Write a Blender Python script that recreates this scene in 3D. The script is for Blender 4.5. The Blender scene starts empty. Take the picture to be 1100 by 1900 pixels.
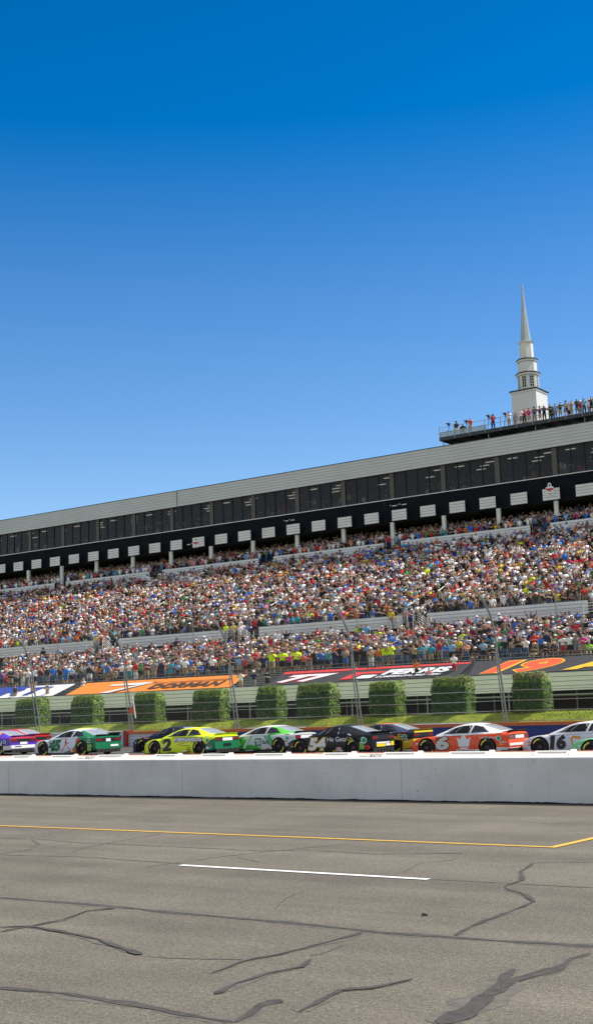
import bpy, math, random
import numpy as np
from mathutils import Matrix, Vector
random.seed(7); rng = np.random.default_rng(7)
S = bpy.context.scene
COL = S.collection
R_ = math.radians

# ------------------------------------------------------------------ helpers
def link(o, parent=None):
    COL.objects.link(o)
    if parent is not None: o.parent = parent
    return o
def tag(o, label=None, cat=None, group=None, kind=None):
    if label: o['label'] = label
    if cat: o['category'] = cat
    if group: o['group'] = group
    if kind: o['kind'] = kind
    return o
def empty(name, loc=(0, 0, 0), rz=0, parent=None):
    o = bpy.data.objects.new(name, None); o.location = loc; o.rotation_euler = (0, 0, rz)
    o.empty_display_size = 0.3
    return link(o, parent)

class MB:
    def __init__(s): s.v = []; s.f = []; s.m = []
    def add(s, vs, fs, mi=0):
        b = len(s.v); s.v += [tuple(p) for p in vs]
        for f in fs: s.f.append([b + i for i in f]); s.m.append(mi)
        return s
    def box(s, x0, x1, y0, y1, z0, z1, mi=0):
        v = [(x0,y0,z0),(x1,y0,z0),(x1,y1,z0),(x0,y1,z0),(x0,y0,z1),(x1,y0,z1),(x1,y1,z1),(x0,y1,z1)]
        return s.add(v, [(0,3,2,1),(4,5,6,7),(0,1,5,4),(1,2,6,5),(2,3,7,6),(3,0,4,7)], mi)
    def obox(s, M, sx, sy, sz, mi=0):
        v = [M @ Vector((a*sx/2, b*sy/2, c*sz/2)) for c in (-1,1) for a, b in ((-1,-1),(1,-1),(1,1),(-1,1))]
        return s.add(v, [(0,3,2,1),(4,5,6,7),(0,1,5,4),(1,2,6,5),(2,3,7,6),(3,0,4,7)], mi)
    def tube(s, pts, r, n=6, mi=0, cap=True, r1=None):
        pts = [Vector(p) for p in pts]; N = len(pts); rings = []
        for i, p in enumerate(pts):
            d = (pts[min(i+1, N-1)] - pts[max(i-1, 0)]).normalized()
            a = Vector((0,0,1)) if abs(d.z) < .9 else Vector((1,0,0))
            u = d.cross(a).normalized(); w = d.cross(u)
            rr = r if r1 is None else r + (r1 - r) * i / (N - 1)
            rings.append([p + (u*math.cos(2*math.pi*k/n) + w*math.sin(2*math.pi*k/n))*rr for k in range(n)])
        vs = [q for rg in rings for q in rg]; fs = []
        for i in range(N-1):
            for k in range(n):
                fs.append((i*n+k, i*n+(k+1)%n, (i+1)*n+(k+1)%n, (i+1)*n+k))
        if cap: fs += [tuple(range(n)), tuple((N-1)*n + k for k in reversed(range(n)))]
        return s.add(vs, fs, mi)
    def lathe(s, prof, n=24, M=None, mi=0, close=False, a0=0., a1=2*math.pi):
        full = abs(a1-a0-2*math.pi) < 1e-6; K = n if full else n+1; vs = []
        for r, h in prof:
            for k in range(K):
                a = a0 + (a1-a0)*k/n; vs.append(Vector((r*math.cos(a), r*math.sin(a), h)))
        if M is not None: vs = [M @ v for v in vs]
        fs = []; P = len(prof)
        for i in range(P-1):
            for k in range(n):
                k2 = (k+1) % K
                fs.append((i*K+k, i*K+k2, (i+1)*K+k2, (i+1)*K+k))
        if close and full: fs += [tuple(reversed(range(K))), tuple((P-1)*K+k for k in range(K))]
        return s.add(vs, fs, mi)
    def prism(s, poly, h0, h1, M=None, mi=0):
        n = len(poly); vs = [Vector((a, b, h0)) for a, b in poly] + [Vector((a, b, h1)) for a, b in poly]
        if M is not None: vs = [M @ v for v in vs]
        fs = [tuple(reversed(range(n))), tuple(range(n, 2*n))] + [(i, (i+1) % n, n+(i+1) % n, n+i) for i in range(n)]
        return s.add(vs, fs, mi)
    def mesh(s, name, mats, smooth=None):
        me = bpy.data.meshes.new(name); me.from_pydata([tuple(v) for v in s.v], [], s.f)
        for m in (mats if isinstance(mats, (list, tuple)) else [mats]): me.materials.append(m)
        me.polygons.foreach_set('material_index', s.m)
        if smooth is not None:
            me.polygons.foreach_set('use_smooth', [True]*len(s.f)); me.set_sharp_from_angle(angle=R_(smooth))
        me.update(); return me
    def build(s, name, mats, parent=None, smooth=None):
        return link(bpy.data.objects.new(name, s.mesh(name, mats, smooth)), parent)

# ------------------------------------------------------------------ materials
def newmat(name):
    m = bpy.data.materials.new(name); m.use_nodes = True; nt = m.node_tree
    return m, nt, nt.nodes['Principled BSDF']
def lnk(nt, a, b): nt.links.new(a, b)
def M_(name, col, rough=.6, metal=0, var=.0, scale=3., bump=0., spec=.5, bscale=None, coat=0):
    m, nt, b = newmat(name); b.inputs['Roughness'].default_value = rough; b.inputs['Metallic'].default_value = metal
    b.inputs['Base Color'].default_value = (*col, 1); b.inputs['Specular IOR Level'].default_value = spec
    b.inputs['Coat Weight'].default_value = coat
    tc = nt.nodes.new('ShaderNodeTexCoord')
    if var > 0:
        n = nt.nodes.new('ShaderNodeTexNoise'); n.inputs['Scale'].default_value = scale; n.inputs['Detail'].default_value = 6
        lnk(nt, tc.outputs['Object'], n.inputs['Vector'])
        r = nt.nodes.new('ShaderNodeMapRange'); r.inputs[1].default_value = .3; r.inputs[2].default_value = .7
        r.inputs[3].default_value = 1-var; r.inputs[4].default_value = 1+var; lnk(nt, n.outputs[0], r.inputs[0])
        mx = nt.nodes.new('ShaderNodeVectorMath'); mx.operation = 'SCALE'; mx.inputs[0].default_value = col
        lnk(nt, r.outputs[0], mx.inputs['Scale']); lnk(nt, mx.outputs[0], b.inputs['Base Color'])
    if bump > 0:
        n2 = nt.nodes.new('ShaderNodeTexNoise'); n2.inputs['Scale'].default_value = bscale or scale*4; n2.inputs['Detail'].default_value = 5
        lnk(nt, tc.outputs['Object'], n2.inputs['Vector'])
        bp = nt.nodes.new('ShaderNodeBump'); bp.inputs['Strength'].default_value = bump; bp.inputs['Distance'].default_value = .02
        lnk(nt, n2.outputs[0], bp.inputs['Height']); lnk(nt, bp.outputs[0], b.inputs['Normal'])
    return m
def M_objcol(name, rough=.85):
    m, nt, b = newmat(name); b.inputs['Roughness'].default_value = rough; b.inputs['Specular IOR Level'].default_value = .2
    oi = nt.nodes.new('ShaderNodeObjectInfo'); tc = nt.nodes.new('ShaderNodeTexCoord')
    n = nt.nodes.new('ShaderNodeTexNoise'); n.inputs['Scale'].default_value = 9; lnk(nt, tc.outputs['Object'], n.inputs['Vector'])
    r = nt.nodes.new('ShaderNodeMapRange'); r.inputs[3].default_value = .8; r.inputs[4].default_value = 1.2; lnk(nt, n.outputs[0], r.inputs[0])
    mx = nt.nodes.new('ShaderNodeVectorMath'); mx.operation = 'SCALE'; lnk(nt, oi.outputs['Color'], mx.inputs[0]); lnk(nt, r.outputs[0], mx.inputs['Scale'])
    lnk(nt, mx.outputs[0], b.inputs['Base Color']); return m
def M_paint(name, base, rules=(), coat=.15, rough=.38):
    """rules: (colour, [(a,b,c,d)...]) painted where a*x+b*y+c*z+d > 0 for every plane"""
    m, nt, b = newmat(name); b.inputs['Roughness'].default_value = rough; b.inputs['Coat Weight'].default_value = coat
    b.inputs['Coat Roughness'].default_value = .08; b.inputs['Specular IOR Level'].default_value = .25 if max(base) < .06 else .45
    tc = nt.nodes.new('ShaderNodeTexCoord'); prev = None
    for col, planes in rules:
        mn = None
        for a, bb, c, d in planes:
            dp = nt.nodes.new('ShaderNodeVectorMath'); dp.operation = 'DOT_PRODUCT'; dp.inputs[1].default_value = (a, bb, c)
            lnk(nt, tc.outputs['Object'], dp.inputs[0])
            ad = nt.nodes.new('ShaderNodeMath'); ad.operation = 'ADD'; ad.inputs[1].default_value = d; lnk(nt, dp.outputs['Value'], ad.inputs[0])
            if mn is None: mn = ad
            else:
                q = nt.nodes.new('ShaderNodeMath'); q.operation = 'MINIMUM'; lnk(nt, mn.outputs[0], q.inputs[0]); lnk(nt, ad.outputs[0], q.inputs[1]); mn = q
        g = nt.nodes.new('ShaderNodeMath'); g.operation = 'GREATER_THAN'; g.inputs[1].default_value = 0; lnk(nt, mn.outputs[0], g.inputs[0])
        mx = nt.nodes.new('ShaderNodeMix'); mx.data_type = 'RGBA'; lnk(nt, g.outputs[0], mx.inputs['Factor'])
        if prev is None: mx.inputs['A'].default_value = (*base, 1)
        else: lnk(nt, prev, mx.inputs['A'])
        mx.inputs['B'].default_value = (*col, 1); prev = mx.outputs['Result']
    if prev is None: b.inputs['Base Color'].default_value = (*base, 1)
    else: lnk(nt, prev, b.inputs['Base Color'])
    return m

WHITE = (.78,.78,.76); BLACKC = (.012,.012,.014)
mat = dict(
    cream = M_('cream paint', (.74,.73,.70), .6, var=.08, scale=.8),
    panel = M_('pale grey cladding', (.80,.80,.77), .5, var=.05, scale=.5),
    fascia = M_('grey fascia cladding', (.56,.57,.56), .45, var=.05, scale=.3),
    groove = M_('dark joint', (.05,.055,.06), .8),
    black = M_('black cladding', (.005,.007,.011), .8, var=.25, scale=.6, spec=.15),
    darkmetal = M_('dark steel', (.05,.055,.06), .5, .5),
    column = M_('cream column paint', (.76,.75,.68), .5, var=.05),
    brown = M_('brown window post', (.10,.085,.07), .6),
    galv = M_('galvanised steel', (.30,.31,.31), .45, .6, var=.12, scale=2),
    wire = M_('fence wire', (.22,.23,.23), .5, .5),
    whiterail = M_('white rail paint', (.8,.8,.78), .4),
    bench = M_('weathered bench boards', (.16,.165,.17), .6, .2, var=.2, scale=1.5),
    concrete = M_('stand concrete', (.10,.095,.09), .9, var=.2, scale=.7),
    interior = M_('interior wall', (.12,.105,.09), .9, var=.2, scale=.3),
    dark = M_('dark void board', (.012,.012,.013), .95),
    rubber = M_('black rubber', (.012,.012,.012), .75),
    orange = M_('orange rail paint', (.55,.13,.03), .5, var=.1, scale=2),
    redframe = M_('red gate paint', (.30,.02,.02), .5),
    blue = M_('blue barrier paint', (.012,.035,.20), .45, var=.12, scale=1.5),
    whitewall = M_('white barrier paint', (.55,.58,.62), .5, var=.06, scale=1.2),
    steel = M_('white steeple paint', (.68,.67,.62), .5, var=.04, scale=1.),
    spiremetal = M_('pale spire metal', (.46,.47,.44), .35, .35, var=.08, scale=1.),
    netting = None,
    skin = None, cloth = M_objcol('cloth'), hairm = M_objcol('hair', .7), skino = M_objcol('skin', .6),
    shoe = M_('shoe', (.15,.15,.16), .7),
    camblack = M_('camera plastic', (.015,.015,.017), .4),
)
def lampmat():
    m, nt, b = newmat('lit ceiling lamp'); b.inputs['Emission Color'].default_value = (1,.93,.75,1); b.inputs['Emission Strength'].default_value = .5; return m
mat['lamp'] = lampmat()
def glassmat(name, alpha, tint=(.02,.025,.03), rough=.05):
    m, nt, b = newmat(name); b.inputs['Base Color'].default_value = (*tint, 1); b.inputs['Roughness'].default_value = rough
    b.inputs['Alpha'].default_value = alpha; b.inputs['Specular IOR Level'].default_value = .35
    return m
mat['glass'] = glassmat('tinted suite glass', .38, (.03,.035,.04))
mat['carglass'] = glassmat('dark car glass', 1., (.006,.006,.007), .12); mat['carglass'].node_tree.nodes['Principled BSDF'].inputs['Specular IOR Level'].default_value = .25
mat['rearglass'] = glassmat('sky reflection rear window', 1., (.33,.35,.37), .15)  # pale colour paints the sky's reflection on the window
mat['net'] = glassmat('deck wind screen', .55, (.42,.47,.46), .8)
# ------------------------------------------------------------------ camera
H = 1.97
Rw = Matrix(((0.8138,0.1182,0.5689),(0.5802,-0.1102,-0.807),(-0.0327,0.9869,-0.1583)))
def W(px, py, Y=None, Z=None):
    w = Rw @ Vector(((px-550)/2300., -(py-950)/2300., -1.))
    t = Y/w.y if Y is not None else (Z-H)/w.z
    return Vector((w.x*t, w.y*t, w.z*t + H))
cam = bpy.data.objects.new('camera', bpy.data.cameras.new('camera')); link(cam)
q = Rw.to_4x4().to_quaternion(); cam.rotation_mode = 'QUATERNION'; cam.rotation_quaternion = q; cam.location = (0, 0, H)
cam.data.sensor_fit = 'HORIZONTAL'; cam.data.sensor_width = 36; cam.data.lens = 36*2300/1100.; cam.data.clip_end = 6000; cam.data.clip_start = .1
S.camera = cam
# ------------------------------------------------------------------ light and sky
EL, AZ = 53., 52.       # sun height, and its turn from +Y towards +X
sd = Vector((math.sin(R_(AZ))*math.cos(R_(EL)), math.cos(R_(AZ))*math.cos(R_(EL)), math.sin(R_(EL))))
sun = bpy.data.objects.new('sun', bpy.data.lights.new('sun', 'SUN')); link(sun)
sun.data.energy = 5.0; sun.data.angle = R_(.53); sun.data.color = (1, .93, .83)
sun.rotation_mode = 'QUATERNION'; sun.rotation_quaternion = sd.to_track_quat('Z', 'Y')
w = bpy.data.worlds.new('World'); S.world = w; w.use_nodes = True; nt = w.node_tree
bg = nt.nodes['Background']; sky = nt.nodes.new('ShaderNodeTexSky'); sky.sky_type = 'NISHITA'; sky.sun_disc = False
sky.sun_elevation = R_(EL); sky.sun_rotation = R_(AZ); sky.air_density = 1.0; sky.dust_density = .25; sky.ozone_density = 3.5; sky.altitude = 500
hs = nt.nodes.new('ShaderNodeHueSaturation'); hs.inputs['Hue'].default_value = .502
tcw = nt.nodes.new('ShaderNodeTexCoord'); sx = nt.nodes.new('ShaderNodeSeparateXYZ'); lnk(nt, tcw.outputs['Generated'], sx.inputs[0])
def curve(pts, out):
    fc = nt.nodes.new('ShaderNodeValToRGB'); el = fc.color_ramp.elements
    while len(el) < len(pts): el.new(.5)
    for e_, (p_, v_) in zip(el, pts): e_.position = p_; e_.color = (v_/2, v_/2, v_/2, 1)
    lnk(nt, sx.outputs['Z'], fc.inputs[0]); mq = nt.nodes.new('ShaderNodeMath'); mq.operation = 'MULTIPLY'; mq.inputs[1].default_value = 2; lnk(nt, fc.outputs[0], mq.inputs[0]); lnk(nt, mq.outputs[0], out)
c_s = nt.nodes.new('ShaderNodeMath'); c_v = nt.nodes.new('ShaderNodeMath')
curve([(0,1.10),(.15,1.16),(.25,1.24),(.34,1.31),(.43,1.42),(.54,1.50),(.60,1.3),(.70,.5),(1,.25)], c_s.inputs[0]); curve([(0,.88),(.15,.90),(.3,.88),(.43,.84),(.56,.77),(.68,1.2),(1,1.7)], c_v.inputs[0])  # overhead sky paled and brightened as added neutral fill for shade
# sky behind the camera made paler as added fill for the shaded walls
back_fill = nt.nodes.new('ShaderNodeMapRange'); back_fill.inputs[1].default_value = .1; back_fill.inputs[2].default_value = -.45; lnk(nt, sx.outputs['Y'], back_fill.inputs[0])
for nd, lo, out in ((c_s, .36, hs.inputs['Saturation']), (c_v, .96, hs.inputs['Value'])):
    q_ = nt.nodes.new('ShaderNodeMapRange'); q_.inputs[3].default_value = 1; q_.inputs[4].default_value = lo; lnk(nt, back_fill.outputs[0], q_.inputs[0])
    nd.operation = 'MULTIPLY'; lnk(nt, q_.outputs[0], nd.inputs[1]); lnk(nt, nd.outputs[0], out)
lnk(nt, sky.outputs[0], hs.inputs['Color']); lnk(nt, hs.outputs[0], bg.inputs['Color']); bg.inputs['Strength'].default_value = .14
S.view_settings.view_transform = 'Standard'; S.view_settings.look = 'None'; S.view_settings.exposure = 0.40; S.view_settings.gamma = 1

# ------------------------------------------------------------------ ground, pit road
def asphalt(name, base, streak=True):
    m, nt, b = newmat(name); b.inputs['Roughness'].default_value = .9; b.inputs['Specular IOR Level'].default_value = .25
    tc = nt.nodes.new('ShaderNodeTexCoord')
    def noise(sc, det=4, vec=None, rough=.5):
        n = nt.nodes.new('ShaderNodeTexNoise'); n.inputs['Scale'].default_value = sc; n.inputs['Detail'].default_value = det; n.inputs['Roughness'].default_value = rough
        lnk(nt, vec or tc.outputs['Object'], n.inputs['Vector']); return n.outputs[0]
    def rng_(x, a, b_, c, d):
        r = nt.nodes.new('ShaderNodeMapRange'); r.inputs[1].default_value = a; r.inputs[2].default_value = b_; r.inputs[3].default_value = c; r.inputs[4].default_value = d
        lnk(nt, x, r.inputs[0]); return r.outputs[0]
    def mul(a, b_):
        q = nt.nodes.new('ShaderNodeMath'); q.operation = 'MULTIPLY'; lnk(nt, a, q.inputs[0]); lnk(nt, b_, q.inputs[1]); return q.outputs[0]
    mp = nt.nodes.new('ShaderNodeMapping'); mp.inputs['Scale'].default_value = (.06, 1.3, 1); lnk(nt, tc.outputs['Object'], mp.inputs['Vector'])
    v = mul(rng_(noise(60, 6, rough=.85), .34, .66, .35, 1.65), rng_(noise(22, 3), .3, .7, .80, 1.2))
    v = mul(v, rng_(noise(.45, 7, rough=.7), .3, .7, .78, 1.2))
    v = mul(v, rng_(noise(1.2, 5, mp.outputs[0]), .3, .7, .86, 1.12))
    vo = nt.nodes.new('ShaderNodeTexVoronoi'); vo.inputs['Scale'].default_value = 55; lnk(nt, tc.outputs['Object'], vo.inputs['Vector'])
    v = mul(v, rng_(vo.outputs['Distance'], .0, .6, 1.3, .8))
    mx = nt.nodes.new('ShaderNodeVectorMath'); mx.operation = 'SCALE'; mx.inputs[0].default_value = base; lnk(nt, v, mx.inputs['Scale'])
    lnk(nt, mx.outputs[0], b.inputs['Base Color'])
    bp = nt.nodes.new('ShaderNodeBump'); bp.inputs['Strength'].default_value = .5; bp.inputs['Distance'].default_value = .012
    lnk(nt, noise(70, 4), bp.inputs['Height']); lnk(nt, bp.outputs[0], b.inputs['Normal'])
    return m
m_pit = asphalt('pit road asphalt', (.144,.129,.101)); m_track = asphalt('track asphalt', (.10,.098,.095))
def sheet(x0, x1, y0, y1, z, name, m, nx=1, ny=1, zf=None, kind='structure'):
    mb = MB(); vs = []; fs = []
    for j in range(ny+1):
        for i in range(nx+1):
            x = x0+(x1-x0)*i/nx; y = y0+(y1-y0)*j/ny; vs.append((x, y, zf(x, y) if zf else z))
    for j in range(ny):
        for i in range(nx):
            a = j*(nx+1)+i; fs.append((a, a+1, a+nx+2, a+nx+1))
    mb.add(vs, fs); o = mb.build(name, m); tag(o, kind=kind); return o
sheet(-160, 80, -40, 23.4, 0, 'pit_road', m_pit)
def ztrack(x): return -.10 + .0075*(-21-x)
sheet(-170, 80, 26.05, 56.4, 0, 'race_track', m_track, 20, 1, lambda x, y: ztrack(x))
m_far = M_('far ground', (.09,.11,.05), .95, var=.3, scale=.02)
sheet(-3000, 2000, -2000, 3500, -1.6, 'ground', m_far)

m_tar = M_('tar crack filler', (.048,.042,.035), .85, var=.4, scale=9)
m_tar2 = M_('faint weathered crack filler', (.080,.074,.063), .85, var=.3, scale=14)
def strip(pts, wid, name, m, z=.004, jit=.25, sub=6):
    """ribbon on the ground along picture-measured points turned into ground points"""
    P = [W(x, y, Z=0) for x, y in pts]; L = []
    for a, b in zip(P[:-1], P[1:]):
        n = max(2, int((b-a).length/.045)) if jit > 0 else 1
        for k in range(n): L.append(a.lerp(b, k/n))
    L.append(P[-1]); mb = MB(); vs = []
    ph = random.random()*50; ja = jc = 0.
    for i, p in enumerate(L):
        d = (L[min(i+1, len(L)-1)]-L[max(i-1, 0)]); d.z = 0; d.normalize(); nrm = Vector((-d.y, d.x, 0))
        t = i/(len(L)-1)
        wd = (wid[0]+(wid[1]-wid[0])*t if isinstance(wid, tuple) else wid)/2
        off = (math.sin(i*.13+ph)+math.sin(i*.31+ph*2)+.6*math.sin(i*.9+ph*3))*.012*jit*2 if jit else 0
        wd *= 1+(.35*math.sin(i*.21+ph*4)+.25*math.sin(i*.57+ph)) if jit else 1
        ja = ja*.88+random.uniform(-jit, jit)*.45; jc = jc*.88+random.uniform(-jit, jit)*.45; a = wd*(1+ja); c = wd*(1+jc)
        if jit and (i == 0 or i == len(L)-1): a = c = wd*.15
        vs += [p+nrm*(a+off)+Vector((0,0,z+(i%60)*1.2e-5)), p-nrm*(c-off)+Vector((0,0,z+(i%60)*1.2e-5+5e-6))]
    mb.add(vs, [(2*i, 2*i+1, 2*i+3, 2*i+2) for i in range(len(L)-1)]); o = mb.build(name, m); tag(o, kind='structure'); return o
tars = [  # (points in the photograph's pixels, width m)
 ([(0,1667),(150,1678),(350,1697),(550,1715),(700,1731),(850,1742),(1000,1752),(1110,1758)], .075),
 ([(0,1833),(120,1846),(240,1865),(340,1884),(432,1898)], .075),
 ([(432,1899),(462,1886),(486,1868),(522,1857)], (.05,.08)),
 ([(1098,1771),(1060,1780),(1030,1800),(985,1812),(945,1822),(930,1842),(905,1850),(880,1872),(838,1892),(815,1903)], (.05,.15)),
 ([(938,1835),(905,1848),(920,1828),(955,1800)], (.12,.04)),
 ([(842,1737),(900,1710),(950,1692),(988,1674),(975,1662),(938,1650),(940,1645),(968,1635),(966,1618),(990,1603)], (.045,.035)),
 ([(390,1809),(450,1785),(520,1773),(580,1757),(640,1742),(672,1732)], (.03,.045)),
 ([(403,1847),(440,1827),(500,1808),(560,1797),(575,1782)], (.07,.03)),
 ([(555,1880),(590,1860),(630,1840),(690,1836),(740,1826),(766,1819)], (.06,.03)),
 ([(0,1722),(50,1721),(110,1730),(180,1745),(230,1762),(262,1774)], (.035,.06)),
 ([(0,1731),(60,1720),(120,1708),(160,1692),(215,1687)], (.02,.04)),
]
m_stain = M_('stained asphalt', (.100,.090,.073), .9, var=.25, scale=11)
for i_, (p, wd) in enumerate(tars):
    strip(p, tuple(1.9*q for q in wd) if isinstance(wd, tuple) else wd*1.9, 'seam_stain', m_stain, z=.0012+.0002*i_, jit=.3)
    strip(p, wd, 'tar_seam', m_tar, z=.004+.0006*i_)
faint = [([(262,1776),(350,1780),(450,1782)], .02), ([(0,1556),(60,1558),(72,1568),(50,1579),(0,1585)], .04), ([(60,1557),(150,1565),(300,1571),(480,1580),(560,1578),(700,1586),(860,1584)], .035),
 ([(0,1587),(150,1591),(340,1604)], .04), ([(800,1633),(900,1638),(1100,1648)], .035), ([(270,1610),(400,1592),(480,1583),(560,1575),(660,1566)], .02), ([(745,1621),(780,1603),(850,1596)], .02), ([(990,1603),(1030,1601),(1100,1602)], .03), ([(130,1583),(160,1573),(250,1557),(300,1548)], .02),
 ([(510,1690),(530,1668),(565,1655)], .012), ([(640,1754),(600,1770),(575,1775)], .015), ([(0,1647),(14,1646)], .03), ([(440,1592),(480,1601)], .02)]
for p, wd in faint: strip(p, wd, 'faint_seam', m_tar2, z=.003)
m_yel = M_('yellow line paint', (.62,.36,.04), .6, var=.12, scale=6); m_wht = M_('white line paint', (.72,.71,.68), .6, var=.1, scale=6)
strip([(-700,1506.0),(1022,1573.5)], .10, 'yellow_line', m_yel, z=.008, jit=0)
strip([(1022,1574.5),(1300,1512)], .12, 'yellow_line', m_yel, z=.0085, jit=0)
strip([(335,1607),(795,1633.5)], .105, 'white_line', m_wht, z=.008, jit=0)
# a bit of rubber debris
mb = MB(); c = W(788,1701,Z=0)
for k in range(4):
    a = k*1.3; mb.tube([(c.x+.02*math.cos(a), c.y+.02*math.sin(a), .008), (c.x+.025*math.cos(a+.7), c.y+.025*math.sin(a+.7), .012+.005*k), (c.x+.028*math.cos(a+1.6), c.y+.02*math.sin(a+1.4), .01)], .008, 5)
tag(mb.build('rubber_scrap', mat['rubber'], smooth=60), 'small twisted scrap of black tyre rubber on the asphalt below the white line', 'debris')

# ------------------------------------------------------------------ pit wall
def wallmat():
    m, nt, b = newmat('painted pit wall concrete'); b.inputs['Roughness'].default_value = .75
    tc = nt.nodes.new('ShaderNodeTexCoord')
    def N(sc, scale3=(1,1,1), det=5, rough=.6):
        mp = nt.nodes.new('ShaderNodeMapping'); mp.inputs['Scale'].default_value = scale3; lnk(nt, tc.outputs['Object'], mp.inputs['Vector'])
        n = nt.nodes.new('ShaderNodeTexNoise'); n.inputs['Scale'].default_value = sc; n.inputs['Detail'].default_value = det; n.inputs['Roughness'].default_value = rough; lnk(nt, mp.outputs[0], n.inputs['Vector']); return n.outputs[0]
    def mix(f, A, B):
        q = nt.nodes.new('ShaderNodeMix'); q.data_type = 'RGBA'; lnk(nt, f, q.inputs['Factor'])
        for s_, v in (('A', A), ('B', B)):
            if isinstance(v, tuple): q.inputs[s_].default_value = (*v, 1)
            else: lnk(nt, v, q.inputs[s_])
        return q.outputs['Result']
    def rp(x, a, c, lo=0., hi=1.):
        r = nt.nodes.new('ShaderNodeMapRange'); r.inputs[1].default_value = a; r.inputs[2].default_value = c; r.inputs[3].default_value = lo; r.inputs[4].default_value = hi; lnk(nt, x, r.inputs[0]); return r.outputs[0]
    c = mix(rp(N(1.1, (.6,1,.8)), .38, .62), (.60,.605,.59), (.69,.70,.69))
    c = mix(rp(N(3, (1.6,1,.16)), .52, .75, 0, .20), c, (.33,.33,.31))      # rain streaks
    c = mix(rp(N(1.7, (1,1,.9), 9, .78), .56, .66, 0, .32), c, (.40,.42,.44))
    c = mix(rp(N(.9, (.5,1,1.6), 7, .7), .58, .64, 0, .30), c, (.78,.79,.78))
    c = mix(rp(N(4.5, (1,1,1), 8, .75), .60, .69, 0, .55), c, (.27,.27,.26)) # chips and patches
    c = mix(rp(N(30), .3, .7, 0, .12), c, (.25,.25,.25))
    v = nt.nodes.new('ShaderNodeTexVoronoi'); v.feature = 'DISTANCE_TO_EDGE'; v.inputs['Scale'].default_value = .42
    mp = nt.nodes.new('ShaderNodeMapping'); nz = nt.nodes.new('ShaderNodeTexNoise'); nz.inputs['Scale'].default_value = 3
    lnk(nt, tc.outputs['Object'], nz.inputs['Vector']); vm = nt.nodes.new('ShaderNodeVectorMath'); vm.operation = 'ADD'
    lnk(nt, tc.outputs['Object'], vm.inputs[0]); lnk(nt, nz.outputs['Color'], vm.inputs[1]); lnk(nt, vm.outputs[0], mp.inputs['Vector']); mp.inputs['Scale'].default_value = (1,1,.35)
    lnk(nt, mp.outputs[0], v.inputs['Vector'])
    vp = nt.nodes.new('ShaderNodeTexVoronoi'); vp.inputs['Scale'].default_value = 1; mpp = nt.nodes.new('ShaderNodeMapping'); mpp.inputs['Scale'].default_value = (.16,.001,.001); lnk(nt, tc.outputs['Object'], mpp.inputs['Vector']); lnk(nt, mpp.outputs[0], vp.inputs['Vector'])
    sp_ = nt.nodes.new('ShaderNodeSeparateColor'); lnk(nt, vp.outputs['Color'], sp_.inputs[0]); c = mix(rp(sp_.outputs[0], 0, 1, 0, .30), c, (.33,.34,.34))
    cf_ = nt.nodes.new('ShaderNodeMath'); cf_.operation = 'MULTIPLY'; lnk(nt, rp(v.outputs['Distance'], .0, .005, .6, 0), cf_.inputs[0]); lnk(nt, rp(N(.35, (1,1,1), 3), .54, .64), cf_.inputs[1])
    c = mix(cf_.outputs[0], c, (.12,.12,.12))
    lnk(nt, c, b.inputs['Base Color'])
    bp = nt.nodes.new('ShaderNodeBump'); bp.inputs['Strength'].default_value = .25; bp.inputs['Distance'].default_value = .02; lnk(nt, N(6, (1,1,1), 8), bp.inputs['Height']); lnk(nt, bp.outputs[0], b.inputs['Normal'])
    return m
m_wall = wallmat()
pw = empty('pit_wall', (-20, 23.1, 0)); tag(pw, 'long pale concrete pit wall with stained face running across the photo', 'wall')
mb = MB(); x0, x1 = -70, 50
prof = [(0,-.05),(0,.86),(.012,.89),(.045,.905),(.30,.905),(.33,.88),(.33,-.05)]
vs = [(x, y, z) for x in (x0, x1) for y, z in prof]; n = len(prof)
mb.add(vs, [(i, i+1, n+i+1, n+i) for i in range(n-1)] + [tuple(range(n)), tuple(reversed(range(n, 2*n)))])
o = mb.build('wall', m_wall, pw); o.location = (20, 0, 0)
for X in (-38.2,-32.1,-26.0,-19.9,-13.8,-7.7): mb = MB(); mb.box(X-.006, X+.006, -.0025, .02, .03, .86); o = mb.build('wall_joint', M_('wall joint', (.40,.40,.40), .9), pw); o.location = (20, 0, 0)
mb = MB()   # black sealed joint along its foot
X = -40.; top = []
while X < 10: top.append((X, .026+.010*random.random()**2 + .006*math.sin(X*2.1)+.004*math.sin(X*5.3))); X += .06+random.random()*.07
vs = []
for X, h in top: vs += [(X, -.055-.03*random.random(), .005), (X, -.006, .008), (X, -.004, h)]
mb.add(vs, [(3*i+a, 3*i+3+a, 3*i+4+a, 3*i+1+a) for i in range(len(top)-1) for a in (0, 1)])
o = mb.build('foot_seal', M_('black joint sealant', (.008,.008,.008), .9), pw); o.location = (20, 0, 0)
# low capping kerb behind the wall: cream face leans back to catch light, red oxide top, raised covers
KY0, KZ0, KY1, KZ1 = .40, .86, .56, .985
mb = MB(); kp = [(KY0,.5),(KY0,KZ0),(KY1,KZ1),(KY1+.02,KZ1),(KY1+.02,.5)]; n = len(kp)
mb.add([(x, y, z) for x in (x0, x1) for y, z in kp], [(i, i+1, n+i+1, n+i) for i in range(n-1)]+[tuple(range(n)), tuple(reversed(range(n, 2*n)))])
o = mb.build('capping_kerb', M_('cream kerb paint', (.70,.67,.60), .8, var=.10, scale=1.6, bump=.2), pw); o.location = (20, 0, 0)
mb = MB(); mb.box(x0, x1, KY1+.024, KY1+.16, .5, .997); o = mb.build('kerb_rail', M_('red oxide rail', (.50,.13,.07), .6, var=.2, scale=3), pw); o.location = (20, 0, 0)
m_box = M_('cover box paint', (.82,.80,.74), .6, var=.05, scale=4); m_lid = M_('cover lid paint', (.66,.65,.60), .7, var=.1, scale=3)
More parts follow.
